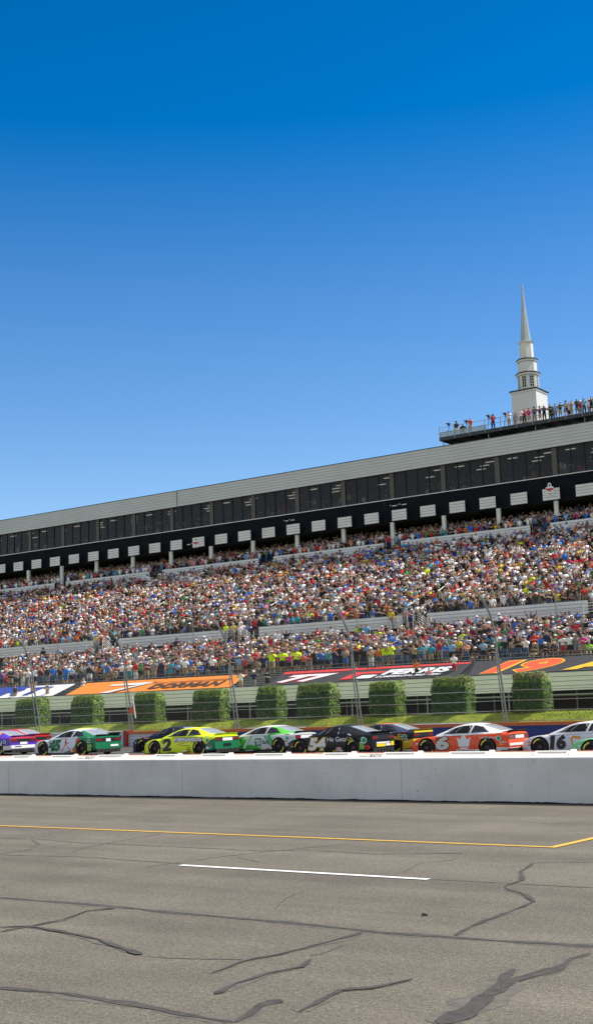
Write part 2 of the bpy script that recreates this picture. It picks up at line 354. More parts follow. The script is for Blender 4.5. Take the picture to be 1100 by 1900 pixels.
posts = [-29.2,-27.5,-25.7,-24.1,-22.3,-20.5,-18.9,-17.2,-15.4,-13.7,-12.0,-10.2,-8.4,-6.7]
kd = Vector((0, KY1-KY0, KZ1-KZ0)); kl = kd.length; kd.normalize(); kn = Vector((0, -kd.z, kd.y))
for i, X in enumerate(posts):
    wdt = .82+.1*math.sin(i*2.1)
    def face(x0_, x1_, a, b, h0, h1, mb):
        P = [Vector((x, KY0, KZ0))+kd*(kl*t)+kn*h for h in (h0, h1) for x, t in ((x0_, a), (x1_, a), (x1_, b), (x0_, b))]
        mb.add(P, [(0,3,2,1),(4,5,6,7),(0,1,5,4),(1,2,6,5),(2,3,7,6),(3,0,4,7)])
    mb = MB(); face(-wdt, 0, .05, .19, .002, .030, mb); face(-wdt, 0, .84, .98, .002, .030, mb); face(-wdt, -wdt+.05, .19, .84, .002, .030, mb); face(-.05, 0, .19, .84, .002, .030, mb)
    o = mb.build('cover_box', m_box, pw); o.location = (X+20, 0, 0)
    mb = MB(); face(-wdt+.05, -.05, .19, .84, .002, .012, mb); l_ = mb.build('lid', m_lid, o)
    mb = MB(); face(.03, .15, .0, 1.06, .002, .05, mb); o = mb.build('kerb_post', m_box, pw); o.location = (X+20, 0, 0)
m_mark = M_('black paint mark', (.03,.03,.03), .8, var=.3, scale=9)
def textmesh(txt, name, m, w_=None, h=None, bold=0.0, shear=0., depth=0.0, space=1.0):
    cu = bpy.data.curves.new('txt', 'FONT'); cu.body = txt; cu.align_x = 'LEFT'; cu.size = 1; cu.offset = bold; cu.shear = shear; cu.extrude = depth; cu.space_character = space
    cu.resolution_u = 3
    to = bpy.data.objects.new('txt', cu); COL.objects.link(to); dg = bpy.context.evaluated_depsgraph_get(); dg.update()
    me = bpy.data.meshes.new_from_object(to.evaluated_get(dg)); bpy.data.objects.remove(to); bpy.data.curves.remove(cu)
    me.name = name; me.materials.clear(); me.materials.append(m)
    n = len(me.vertices); a = np.zeros(n*3); me.vertices.foreach_get('co', a); a = a.reshape(-1, 3)
    mn = a.min(0); mx = a.max(0); a[:, 0] -= mn[0]; a[:, 1] -= mn[1]
    sx = w_/(mx[0]-mn[0]) if w_ else None; sy = h/(mx[1]-mn[1]) if h else None
    if sx is None: sx = sy
    if sy is None: sy = sx
    a[:, 0] *= sx; a[:, 1] *= sy; me.vertices.foreach_set('co', a.ravel()); me.update(); return me
for X, t in ((-23.9, '\u2014 SC/ (A(/'), (-15.15, '\u2014 SC( GA(')):
    me = textmesh(t, 'painted_marks', m_mark, w_=1.0, h=.13)
    o = link(bpy.data.objects.new('painted_mark', me), pw); o.location = Vector((X+20, KY0, KZ0))+kd*.03+kn*.004; o.rotation_euler = (math.atan2(kd.z, kd.y), 0, 0)

# ------------------------------------------------------------------ outer barrier beyond the track
ob = empty('outer_barrier', (-40, 56.5, 0)); tag(ob, 'low trackside barrier, white at left then blue with orange top, behind the cars', 'barrier')
def part_box(name, m, parent, *bx): 
    mb = MB(); px, py, pz = parent.location
    for b in bx: mb.box(b[0]-px, b[1]-px, b[2]-py, b[3]-py, b[4]-pz, b[5]-pz)
    return mb.build(name, m, parent)
XG = -53.2
mb = MB()
for k in range(2): pass
part_box('white_panel', mat['whitewall'], ob, (-150, XG, 56.5, 56.9, -.2, 1.0))
part_box('coping', mat['cream'], ob, (-150, XG, 56.45, 56.95, 1.0, 1.05))
part_box('gate_post', mat['redframe'], ob, (XG+.002, XG+.30, 56.35, 56.95, -.2, 1.10))
part_box('white_panel', mat['whitewall'], ob, (XG+.302, -47.2, 56.5, 56.9, -.2, .88))
part_box('panel_joint', mat['groove'], ob, *[(XG+.35, -47.3, 56.494, 56.498, z, z+.012) for z in (.12,.34,.56,.74)])
part_box('blue_panel', mat['blue'], ob, (-47.198, 40, 56.5, 56.9, -.5, .80))
part_box('orange_rail', mat['orange'], ob, (XG+.302, 40, 56.44, 56.95, .88, 1.04))
part_box('blue_panel', mat['blue'], ob, (-47.198, 40, 56.46, 56.9, .802, .878))
part_box('white_stripe', mat['whiterail'], ob, *[(x, x+4, 56.43, 56.97, 1.042, 1.06) for x in range(-44, 20, 11)])

# ------------------------------------------------------------------ catch fence
cf = empty('catch_fence', (-40, 57, 1.0)); tag(cf, 'tall chain link catch fence curving in over the track', 'fence')
FP = [(57.0,1.05),(56.75,2.6),(56.45,4.0),(56.2,5.4),(55.85,6.25),(55.2,7.0),(54.1,7.55)]
FPs = [(57.0,1.05)]
def fence_pt(s):   # arc parameter 0..1 -> (y,z), smoothed
    t = s*(len(FP)-1); i = min(int(t), len(FP)-2); u = t-i
    p0 = FP[max(i-1,0)]; p1 = FP[i]; p2 = FP[i+1]; p3 = FP[min(i+2,len(FP)-1)]
    return tuple(.5*((2*p1[k])+(-p0[k]+p2[k])*u+(2*p0[k]-5*p1[k]+4*p2[k]-p3[k])*u*u+(-p0[k]+3*p1[k]-3*p2[k]+p3[k])*u**3) for k in (0,1))
PX = [-94.4,-86.1,-77.8,-69.4,-61.15,-52.95,-44.75,-36.35,-27.8,-19.4,-11.]
for X in PX:
    mb = MB(); mb.tube([(X+40, fence_pt(k/18)[0]-57, fence_pt(k/18)[1]-1.0) for k in range(19)], .050, 8)
    for k in range(11, 18):
        y, z = fence_pt(k/18); mb.tube([(X+40, y-57, z-1), (X+40, y-57-.13, z-1-.09)], .016, 5)
    po = mb.build('post', mat['galv'], cf, smooth=60)
    mb = MB(); mb.tube([(X+40, fence_pt(k/8*.42)[0]-57-.30+.2*(k/8)**3, fence_pt(k/8*.42)[1]-1.0) for k in range(9)], .034, 6)
    for z in (.3, 1.0, 1.7, 2.4, 3.1):
        mb.tube([(X+40, -.05-.18*z/3, z+.05), (X+40, -.33-.1*z/3, z+.05)], .02, 5)
    mb.build('brace', mat['galv'], po, smooth=60)
cz = [1.12,1.62,2.12,2.62,3.4,4.4,5.4,6.3]
for z in cz:
    s = 0
    while fence_pt(s)[1] < z and s < 1: s += .004
    y = fence_pt(s)[0]; mb = MB(); mb.tube([(x+40, y-57-.06, z-1.0-.02*math.sin(math.pi*(((x+61.15)/8.35) % 1))) for x in np.arange(-98, -8, 1.67)], .016 if z < 3 else .010, 4)
    mb.build('cable', mat['galv'], cf, smooth=60)
mb = MB(); NS = 12; ys = [fence_pt(k/NS) for k in range(NS+1)]
arc = [0]
for a, b in zip(ys[:-1], ys[1:]): arc.append(arc[-1]+math.hypot(a[0]-b[0], a[1]-b[1]))
def wire(x0, sg):
    r = .0036; vs = []; fs = []
    for k in range(NS+1):
        x = x0+sg*arc[k]*.9; y, z = ys[k]
        vs += [(x+40-r, y-57, z-1), (x+40+r, y-57, z-1), (x+40, y-57+r*1.7, z-1)]
    for k in range(NS):
        a = 3*k; fs += [(a, a+1, a+4, a+3), (a+1, a+2, a+5, a+4), (a+2, a, a+3, a+5)]
    mb.add(vs, fs)
x = -98.
while x < -8: wire(x, 1); wire(x+.3, -1); x += .115
mb.build('chain_link_mesh', mat['wire'], cf)
# orange flag on a white staff
fl = empty('marker_flag', (-52.35, 56.3, 1.8)); tag(fl, 'orange triangular pennant on a white staff beside the second fence post from left', 'flag')
mb = MB(); mb.tube([(.25,0,0.02),(0.0,0,1.38)], .035, 8); mb.build('staff', mat['whiterail'], fl, smooth=60)
mb = MB(); mb.prism([(.10,.72),(-.42,.48),(.13,.25)], -.01, .01, Matrix(((1,0,0,0),(0,0,-1,0),(0,1,0,0),(0,0,0,1)))); mb.build('pennant', M_('orange pennant', (.75,.10,.02), .6), fl)

# ------------------------------------------------------------------ grass bank
def grassmat():
    m, nt, b = newmat('mown grass'); b.inputs['Roughness'].default_value = .9; b.inputs['Specular IOR Level'].default_value = .1
    tc = nt.nodes.new('ShaderNodeTexCoord'); n = nt.nodes.new('ShaderNodeTexNoise'); n.inputs['Scale'].default_value = .7; n.inputs['Detail'].default_value = 8; n.inputs['Roughness'].default_value = .7
    lnk(nt, tc.outputs['Object'], n.inputs['Vector']); r = nt.nodes.new('ShaderNodeValToRGB'); r.color_ramp.elements[0].position = .33; r.color_ramp.elements[1].position = .68
    r.color_ramp.elements[0].color = (.09,.16,.014,1); r.color_ramp.elements[1].color = (.34,.37,.05,1); lnk(nt, n.outputs[0], r.inputs[0])
    n2 = nt.nodes.new('ShaderNodeTexNoise'); n2.inputs['Scale'].default_value = 14; n2.inputs['Detail'].default_value = 5; lnk(nt, tc.outputs['Object'], n2.inputs['Vector'])
    mr = nt.nodes.new('ShaderNodeMapRange'); mr.inputs[1].default_value = .3; mr.inputs[2].default_value = .7; mr.inputs[3].default_value = .65; mr.inputs[4].default_value = 1.3; lnk(nt, n2.outputs[0], mr.inputs[0])
    mx = nt.nodes.new('ShaderNodeVectorMath'); mx.operation = 'SCALE'; lnk(nt, r.outputs[0], mx.inputs[0]); lnk(nt, mr.outputs[0], mx.inputs['Scale']); lnk(nt, mx.outputs[0], b.inputs['Base Color'])
    return m
m_grass = grassmat()
def zbank(x, y):
    base = .20 if y < 62.5 else (.20+(1.42-.20)*min(1, (y-62.5)/(64.2-62.5)))
    if y > 64.2: base = 1.42 - max(0, y-66.2)*.05 if y < 76 else .93
    return base + .03*math.sin(x*.9+y)+.02*math.sin(x*2.3)
sheet(-175, 60, 57.2, 95, 0, 'grass_bank', m_grass, 220, 60, zbank)
mb = MB()
for i in range(26000):
    x = random.uniform(-100, -15); y = 62.5+random.random()**.8*3.4; z = zbank(x, y); a = random.random()*6.28; h = .05+.07*random.random()
    dx, dy = math.cos(a)*.018, math.sin(a)*.018; lx, ly = random.uniform(-.04,.04), random.uniform(-.04,.04)
    mb.add([(x-dx,y-dy,z-.01),(x+dx,y+dy,z-.01),(x+lx,y+ly,z+h)], [(0,1,2)], 0 if random.random() < .6 else 1)
tag(mb.build('grass', [M_('grass blade', (.16,.25,.02), .8), M_('dry grass blade', (.27,.27,.07), .8)]), 'short yellow green grass on the bank under the hedges', 'grass', kind='stuff')

# ------------------------------------------------------------------ hedges
m_leaf = [M_('hedge leaf', (.030,.098,.007), .6), M_('lit tone hedge leaf', (.19,.30,.02), .55), M_('shade tone hedge leaf', (.014,.050,.005), .65), M_('dry brown leaf', (.30,.20,.09), .7), M_('hedge core twigs', (.018,.026,.010), .95)]  # pale and dark leaf tones also carry painted sun and shade
for m in m_leaf[:3]:
    b = m.node_tree.nodes['Principled BSDF']; b.inputs['Transmission Weight'].default_value = 0; b.inputs['Subsurface Weight'].default_value = 0
def hedge_mesh(seed, wx, wy, hz, dry):
    rd = random.Random(seed); mb = MB(); rx = .24
    def surf(px, py, pz):   # rounded box projection
        c = Vector((max(-wx/2+rx, min(wx/2-rx, px)), max(-wy/2+rx, min(wy/2-rx, py)), max(.1, min(hz-rx, pz))))
        d = Vector((px, py, pz))-c
        return c, (d.normalized() if d.length > 1e-4 else Vector((0,0,1)))
    N = 13000
    for i in range(N):
        f = rd.random(); A = [wx*wy, wx*hz, wx*hz, wy*hz, wy*hz]; t = rd.random()*sum(A); k = 0
        while t > A[k]: t -= A[k]; k += 1
        u, v = rd.random(), rd.random()
        p = [(u-.5)*wx, (v-.5)*wy, hz] if k == 0 else [(u-.5)*wx, -wy/2 if k == 1 else wy/2, v*hz] if k < 3 else [-wx/2 if k == 3 else wx/2, (u-.5)*wy, v*hz]
        c, nr = surf(*p)
        bump = .03*math.sin(p[0]*5+seed)+.025*math.sin(p[2]*6+p[1]*4+seed*2)+.02*math.sin(p[0]*11+p[2]*9)
        pos = c+nr*(rx+bump-rd.random()**2*.22+(.05 if rd.random() < .08 else 0))
        if pos.z > hz*.62 and pos.y < .3: pos.y += (pos.z-hz*.62)*.36*(.3-pos.y)/(wy/2+.3)
        if pos.z > hz*.62 and pos.x > 0: pos.x -= (pos.z-hz*.62)*.08
        nn = (nr+(Vector((.1,-.2,.7)) if pos.z > hz*.7 else Vector((0,0,0)))+Vector((rd.gauss(0,.38), rd.gauss(0,.38), rd.gauss(.1,.38)))).normalized()
        a = nn.cross(Vector((rd.random(), rd.random(), rd.random()))).normalized(); b = nn.cross(a); s = .032+.034*rd.random()
        mi = 1 if rd.random() < (.55 if k == 4 else .12) else 0  # more pale leaves on the right side: sunlight put into the colour
        if rd.random() < (.15 if k == 4 else .42): mi = 2  # more dark leaves on the other sides: shade put into the colour
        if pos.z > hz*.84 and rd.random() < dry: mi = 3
        elif pos.z > hz*.75 and rd.random() < .6: mi = 1  # upper leaves coloured paler, as if in sun
        mb.add([pos-a*s, pos+b*s*.6, pos+a*s, pos-b*s*.6], [(0,1,2,3)], mi)
    leaves = mb.mesh('hedge_leaves', m_leaf)
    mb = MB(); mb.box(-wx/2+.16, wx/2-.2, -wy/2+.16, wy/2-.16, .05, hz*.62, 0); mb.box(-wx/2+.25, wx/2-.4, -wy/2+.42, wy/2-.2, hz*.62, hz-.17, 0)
    for a in (-.5, 0, .5): mb.tube([(a*wx*.5, 0, -.2), (a*wx*.5+.05, .04, .5)], .05, 6)
    return leaves, mb.mesh('hedge_core', m_leaf[4])
hedges = [(25,95,'leftmost box clipped hedge below the blue and white banner'),(128,196,'box clipped hedge below the left end of the orange banner'),(243,311,'box clipped hedge just right of the orange pennant'),(354,430,'wide box clipped hedge left of the third fence post'),
 (473,536,'narrow clipped hedge below the person in black in the banner gap'),(548,633,'wide clipped hedge left of the fourth fence post'),(681,755,'clipped hedge with rounded top below the large white lettering'),(797,886,'wide clipped hedge below the person in striped shorts'),(949,1028,'rightmost clipped hedge with dry brown top below the red number banner')]
for i, (a, b, lab) in enumerate(hedges):
    yc = 65.1; A = W(a, 1315, Y=yc-.65); B = W(b, 1315, Y=yc+.65)   # seen: front left corner and rear right corner
    wx = max(1.5, B.x-A.x); xc = (A.x+B.x)/2
    dz = {0:0,1:.0,2:0,3:.03,4:.05,5:.08,6:.0,7:.08,8:.12}[i]
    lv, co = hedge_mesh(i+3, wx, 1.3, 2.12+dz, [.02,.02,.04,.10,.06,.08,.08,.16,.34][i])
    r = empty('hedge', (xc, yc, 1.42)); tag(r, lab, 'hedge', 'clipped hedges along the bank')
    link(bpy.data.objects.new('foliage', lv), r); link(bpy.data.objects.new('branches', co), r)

# ------------------------------------------------------------------ grandstand
XL, XR = -178., -14.
gs = empty('grandstand', (-90, 88, 0)); tag(gs, 'huge pale grandstand with dark suite windows under a grey fascia', 'grandstand')
def gpart(name, m, fn, parent=gs, smooth=None):
    mb = MB(); fn(mb); mb.v = [(a+90, b-88, c) for a, b, c in mb.v]
    return mb.build(name, m, parent, smooth)
def clad(x0, x1, yf, z0, z1, n, th=.06):
    """horizontal cladding boards: n boards with open dark joints"""
    def fn(mb):
        h = (z1-z0)/n
        for k in range(n): mb.box(x0, x1, yf, yf+th, z0+k*h+.035, z0+(k+1)*h, 0)
        mb.box(x0+.01, x1-.01, yf+.03, yf+th+.02, z0+.005, z1-.005, 1)
    return fn
gpart('base_wall', [mat['panel'], mat['groove']], clad(XL, XR, 88, 2.78, 4.17, 4))
def under(mb):
    for x in np.arange(XL+2, XR, 3.6):
        mb.tube([(x, 88.3, 1.3), (x, 88.3, 2.78)], .07, 6); mb.tube([(x, 88.3, 2.55), (x+.01, 95, 5.6)], .06, 5); mb.tube([(x, 93, 1.3), (x, 93, 5)], .07, 5)
    mb.box(XL, XR, 88.2, 88.3, 2.45, 2.55); mb.box(XL, XR, 95, 95.1, 2.4, 2.5)
gpart('understructure', mat['galv'], under)
gpart('under_shade_sheet', mat['dark'], lambda mb: mb.box(XL, XR, 96, 96.2, 1.2, 6.5))  # black sheet stands in for the shade beneath the seating
def tier(y0, z0, dy, dz, n, step=1):
    def fn(mb):
        for k in range(n):
            mb.box(XL, XR, y0+k*dy-.001*k, y0+(k+1)*dy+.02, z0+k*dz-.45, z0+k*dz, 0)
            mb.box(XL, XR, y0+k*dy+dy*.62, y0+k*dy+dy*.95, z0+k*dz+.40, z0+k*dz+.45, 1)
    return fn
m_board = M_('silvery seat boards', (.40,.40,.39), .5, .3, var=.25, scale=1.2)
gpart('seating_tier', [mat['bench'], m_board], tier(88.1, 3.95, .38, .17, 8))     # rows under the banners
LZ = lambda k: 5.25+.29*k; LY = lambda k: 91.55+.88*k
gpart('seating_tier', [mat['concrete'], mat['bench']], tier(91.12, 5.25, .88, .29, 11))
MZ = lambda k: 9.75+.358*k; MY = lambda k: 101.75+.79*k
gpart('seating_tier', [mat['concrete'], mat['bench']], tier(101.3, 9.75, .79, .358, 26))
UZ = lambda k: 20.0+.28*k; UY = lambda k: 122.85+.85*k
gpart('seating_tier', [mat['concrete'], mat['bench']], tier(122.5, 20.0, .85, .28, 9))
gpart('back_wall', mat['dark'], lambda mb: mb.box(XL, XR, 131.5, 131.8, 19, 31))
gpart('rear_wall', mat['panel'], lambda mb: (mb.box(XL, XR, 137.6, 137.9, 0, 31.1), mb.box(XL, XL+.3, 89, 137.5, 1, 4), mb.box(XL, XL+.3, 123.8, 137.5, 1, 31.1), mb.box(XR-.3, XR, 123.8, 137.5, 1, 31.1)))
midgaps = [-117.3,-97.8,-78.6,-58.1,-38.9]; midw = [3.8,3.8,4.4,2.6,4.2]
edges = [XL]; 
for g, wd in zip(midgaps, midw): edges += [g-wd/2, g+wd/2]
edges.append(XR)
for i in range(0, len(edges), 2):
    gpart('walkway_wall', [mat['panel'], mat['groove']], clad(edges[i], edges[i+1], 101, 9.30, 10.5, 4))
    gpart('end_post', mat['darkmetal'], lambda mb: mb.box(edges[i]-.09, edges[i]-.003, 100.95, 101.15, 9.2, 10.6))
    gpart('end_post', mat['darkmetal'], lambda mb: mb.box(edges[i+1]+.003, edges[i+1]+.09, 100.95, 101.15, 9.2, 10.6))
gpart('walkway_shade_sheet', mat['dark'], lambda mb: mb.box(XL, XR, 101.12, 101.28, 7.5, 9.7))  # black sheet paints the shade in the gap below the walkway wall
for g, wd in zip(midgaps, midw):
    def st(mb):
        mb.box(g-wd/2, g+wd/2, 100.2, 101.1, 9.0, 9.28, 0)
        for k in range(4): mb.box(g-1.0, g+1.0, 99.95-k*.3, 100.25-k*.3, 8.7-k*.2, 9.05-k*.2, 0)
    gpart('stair', mat['concrete'], st)
    def rl(mb):
        for s in (-1, 1):
            for k in range(5):
                z = 9.5+k*.22
                mb.tube([(g+s*.2-1.2, 100.15, z), (g+s*.25+.9*0-.0, 100.15, z+.55)] if s < 0 else [(g+.3, 100.15, z+.5), (g+2.2, 99.6, z-.6)], .028, 5)
            for a in (.3, 1.3, 2.2): mb.tube([(g+s*a, 100.15, 9.2 if a < 2 else 8.6), (g+s*a, 100.15, 10.5-.2*a)], .03, 5)
        for k in range(4): mb.tube([(g-wd/2, 100.1, 9.45+k*.24), (g-1.2, 100.1, 9.45+k*.24)], .026, 5)
        mb.tube([(g-.5, 101.3, 10.3), (g-.5, 103.5, 11.5)], .035, 5); mb.tube([(g+.6, 101.3, 10.3), (g+.6, 103.5, 11.5)], .035, 5)
    gpart('handrail', mat['whiterail'], rl)
    for k in (5, 10, 15, 20):
        z = MZ(k); y = MY(k); gpart('aisle_rail', mat['whiterail'], lambda mb: mb.tube([(g, y, z), (g, y, z+1.35), (g, y+1.6, z+2.1), (g, y+1.6, z+.9)], .035, 5))
upg = [-163.9,-145.5,-127.1,-109.2,-91.0,-72.8,-54.4,-36.]
edges = [XL]
for g in upg: edges += [g-1.15, g+1.15]
edges.append(XR)
for i in range(0, len(edges), 2):
    gpart('upper_walkway_wall', [mat['panel'], mat['groove']], clad(edges[i], edges[i+1], 122.2, 19.7, 20.82, 4))
# front rail above the banners
def fr(mb):
    for z in (5.32, 5.85, 6.3): mb.tube([(XL, 91.0, z), (XR, 91.0, z)], .022, 5)
    for x in np.arange(XL, XR, 1.9): mb.tube([(x, 91.0, 5.2), (x, 91.0, 6.3)], .022, 5)
gpart('front_rail', mat['darkmetal'], fr)
# suite building
C0 = -52.8
gpart('facade', [mat['black'], mat['dark']], clad(XL, XR, 123.5, 23.3, 26.0, 9, .12))
gpart('facade_sill', mat['panel'], lambda mb: mb.box(XL, XR, 123.42, 123.6, 26.003, 26.08))
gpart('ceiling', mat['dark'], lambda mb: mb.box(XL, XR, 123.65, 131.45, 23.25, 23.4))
def fas(mb):
    n = 6; z0, z1 = 29.15, 31.25; h = (z1-z0)/n
    for k in range(n): mb.box(XL, XR, 123.2-.03*k*0, 123.3, z0+k*h+.03, z0+(k+1)*h, 0)
    mb.box(XL+.01, XR-.01, 123.24, 123.36, z0+.005, z1-.01, 1)
gpart('fascia', [mat['fascia'], mat['groove']], fas)
gpart('fascia_cap', mat['darkmetal'], lambda mb: (mb.box(XL, XR, 123.15, 123.4, 31.253, 31.33), mb.box(-106.2, -106.1, 123.185, 123.199, 29.2, 31.25)))
gpart('roof', mat['concrete'], lambda mb: mb.box(XL, XR, 123.41, 137.55, 31.1, 31.25))
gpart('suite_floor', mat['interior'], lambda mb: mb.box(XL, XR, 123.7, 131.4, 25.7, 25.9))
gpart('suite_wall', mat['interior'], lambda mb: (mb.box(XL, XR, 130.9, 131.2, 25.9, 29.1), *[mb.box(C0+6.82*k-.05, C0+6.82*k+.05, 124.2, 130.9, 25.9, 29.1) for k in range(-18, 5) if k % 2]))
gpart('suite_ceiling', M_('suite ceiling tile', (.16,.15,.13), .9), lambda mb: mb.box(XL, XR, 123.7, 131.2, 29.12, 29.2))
k = -18
for k in range(-18, 6):
    xc = C0+6.82*k
    gpart('column', mat['column'], lambda mb: (mb.box(xc-.17, xc+.17, 123.15, 123.45, 20.0, 23.28 if k > -99 else 0), mb.box(xc-.24, xc-.175, 123.1, 123.5, 20.0, 23.28)))
    gpart('window_post', mat['brown'], lambda mb: (mb.box(xc-.28, xc+.28, 123.46, 123.75, 26.085, 29.12)))
    for j in range(4):
        a = xc+.28+j*(6.82-.56)/4; b = a+(6.82-.56)/4
        if b < -150 or a > -38: continue
        gpart('window_pane', mat['glass'], lambda mb: mb.box(a+.045, b-.045, 123.58, 123.60, 26.12, 29.1))
def mul(mb):
    for k in range(-18, 6):
        for j in range(0, 5):
            a = C0+6.82*k+.28+j*(6.82-.56)/4; mb.box(a-.044, a+.044, 123.50, 123.66, 26.09, 29.12)
gpart('mullions', mat['rubber'], mul)
for k in range(-15, 4):
    for dx, dy in ((1.2, 1.6), (3.6, 3.2), (5.2, 1.7), (2.4, 5.)):
        if random.random() < .25: continue
        x = C0+6.82*k+dx+random.uniform(-.3,.3); gpart('ceiling_lamp', mat['lamp'], lambda mb: mb.box(x-.55, x+.55, 123.7+dy-.14, 123.7+dy+.14, 29.06, 29.11))
for k in range(-26, 8):
    x0 = -54.1+3.78*k
    if x0 < -160 or x0 > -30: continue
    gpart('shade_panel', [mat['cream'], mat['groove']], clad(x0, x0+1.95, 122.75, 23.33, 24.6, 4, .06))
for k in range(-26, 6):
    x0 = -54.1+3.78*k+1; gpart('panel_bracket', mat['darkmetal'], lambda mb: mb.box(x0-.06, x0+.06, 122.85, 123.48, 23.6, 23.75)); gpart('rear_column', mat['darkmetal'], lambda mb: mb.tube([(x0+1.2, 127.5, 20), (x0+1.2, 127.5, 23.24)], .10, 6))
# small emblem boards
m_red = M_('red sign paint', (.5,.02,.03), .5)
for x, zz, yy in ((-102.6, 23.3, 122.70), (-53.2, 23.9, 122.66)):
    s = empty('emblem_board', (x, yy, zz)); tag(s, 'white board with rounded top and red bar on ' + ('black facade between two panels' if x < -80 else 'pale panel near right edge'), 'sign', 'small emblem boards')
    Mx = Matrix(((1,0,0,0),(0,0,-1,0),(0,1,0,0),(0,0,0,1)))
    mb = MB(); mb.prism([(-.45,0),(.45,0),(.45,.85),(.22,.9),(.2,1.15),(.1,1.3),(-.1,1.3),(-.2,1.15),(-.22,.9),(-.45,.85)], 0, .03, Mx); mb.build('board', mat['whiterail'], s)
    mb = MB(); mb.prism([(-.38,.50),(.38,.50),(.44,.72),(-.44,.72)], .034, .04, Mx); mb.prism([(-.15,.36),(.15,.36),(.2,.48),(-.2,.48)], .034, .04, Mx); mb.build('red_bar', m_red, s)
    mb = MB(); mb.prism([(-.08,.92),(.1,.92),(.1,1.12),(-.08,1.16)], .034, .04, Mx); mb.prism([(-.3,.12),(.3,.12),(.3,.18),(-.3,.18)], .034, .04, Mx); mb.build('dark_mark', mat['camblack'], s)
# worn lettering remains on the black facade
for x, w_ in ((-104.8, 2.6), (-89.0, 1.6), (-73.6, 2.2)):
    me = textmesh('\u2014 \u00b7\u00b7\u2014\u00b7 \u2014' if x < -100 else '\u00b7 \u2014 \u00b7\u00b7 \u2014', 'worn_lettering', mat['panel'], w_=w_, h=.22, bold=.01)
    o = link(bpy.data.objects.new('worn_lettering', me), gs); o.location = (x+90, 123.44-88, 25.2 if x > -100 else 23.9); o.rotation_euler = (R_(90), 0, 0)
# speaker poles on the walkway
for x, z1, lab in ((-105.1, 14.3, 'thin pole with small crossbar at the far left of the crowd'), (-84.8, 11.9, 'short thin pole above the walkway wall at the third fence post'), (-64.2, 14.6, 'tall thin pole rising through the crowd above the white lettering'), (-43.8, 12.0, 'thin pole on the pale walkway wall near the right edge')):
    p = empty('slim_pole', (x, 100.6, 8.6)); tag(p, lab, 'pole', 'thin poles along the walkway')
    mb = MB(); mb.tube([(0,0,0),(0,0,z1-8.6)], .035, 6); mb.build('shaft', mat['galv'], p, smooth=60)
    if x < -100: mb = MB(); mb.box(-.55,.35,-.05,.05,z1-8.6,z1-8.52); mb.build('crossbar', mat['galv'], p)
# roof deck
dk = empty('observation_deck', (-66.3, 123.5, 31.25)); tag(dk, 'raised steel viewing deck on the roof with rails and pale wind screens', 'viewing deck')
def dpart(name, m, fn, smooth=None, parent=dk):
    mb = MB(); fn(mb); mb.v = [(a+66.3, b-123.5, c-31.25) for a, b, c in mb.v]; return mb.build(name, m, parent, smooth)
DX0, DX1, DZ = -66.3, -24., 32.25
dpart('floor', mat['bench'], lambda mb: mb.box(DX0, DX1, 123.2, 128.8, DZ-.10, DZ))
dpart('edge_beam', mat['darkmetal'], lambda mb: (mb.box(DX0, DX1, 123.06, 123.19, DZ-.34, DZ+.06), mb.box(DX0-.15, DX0-.003, 123.06, 128.8, DZ-.34, DZ+.06), *[mb.box(x, x+.12, 123.2, 128.7, DZ-.4, DZ-.103) for x in np.arange(DX0+.8, DX1, 1.9)]))
dpart('support', mat['galv'], lambda mb: [mb.tube([(x, y, 31.1), (x, y, DZ-.3)], .06, 6) for x in np.arange(DX0+.1, DX1, 5.7) for y in (123.6, 128.2)])
def truss(mb):
    for x in np.arange(DX0+1, DX1-3, 3.8): mb.tube([(x, 123.6, 31.3), (x+1.9, 123.6, DZ-.35)], .035, 5); mb.tube([(x+1.9, 123.6, DZ-.35), (x+3.8, 123.6, 31.3)], .035, 5)
dpart('truss', mat['darkmetal'], truss)
def rail(mb):
    for x in np.arange(DX0-.07, DX1, 1.92): mb.box(x-.03, x+.03, 123.04, 123.10, DZ-.3, DZ+1.22)
    for z in (DZ+.6, DZ+1.16): mb.tube([(DX0-.1, 123.03, z), (DX1, 123.03, z)], .025, 5); mb.tube([(DX0-.1, 123.03, z), (DX0-.1, 128.8, z)], .025, 5)
    for y in (125, 127, 128.8): mb.box(DX0-.13, DX0-.07, y-.03, y+.03, DZ-.3, DZ+1.22)
    for z in (DZ+.6, DZ+1.16): mb.tube([(DX0-.1, 128.8, z), (DX1, 128.8, z)], .025, 5)
dpart('guard_rail', mat['galv'], rail)
dpart('wind_screen', mat['net'], lambda mb: (mb.box(DX0, DX1, 128.84, 128.86, DZ, DZ+1.5)))
dpart('wind_screen', mat['net'], lambda mb: (mb.box(DX0-.05, -60.5, 123.12, 123.14, DZ+.08, DZ+.62)))
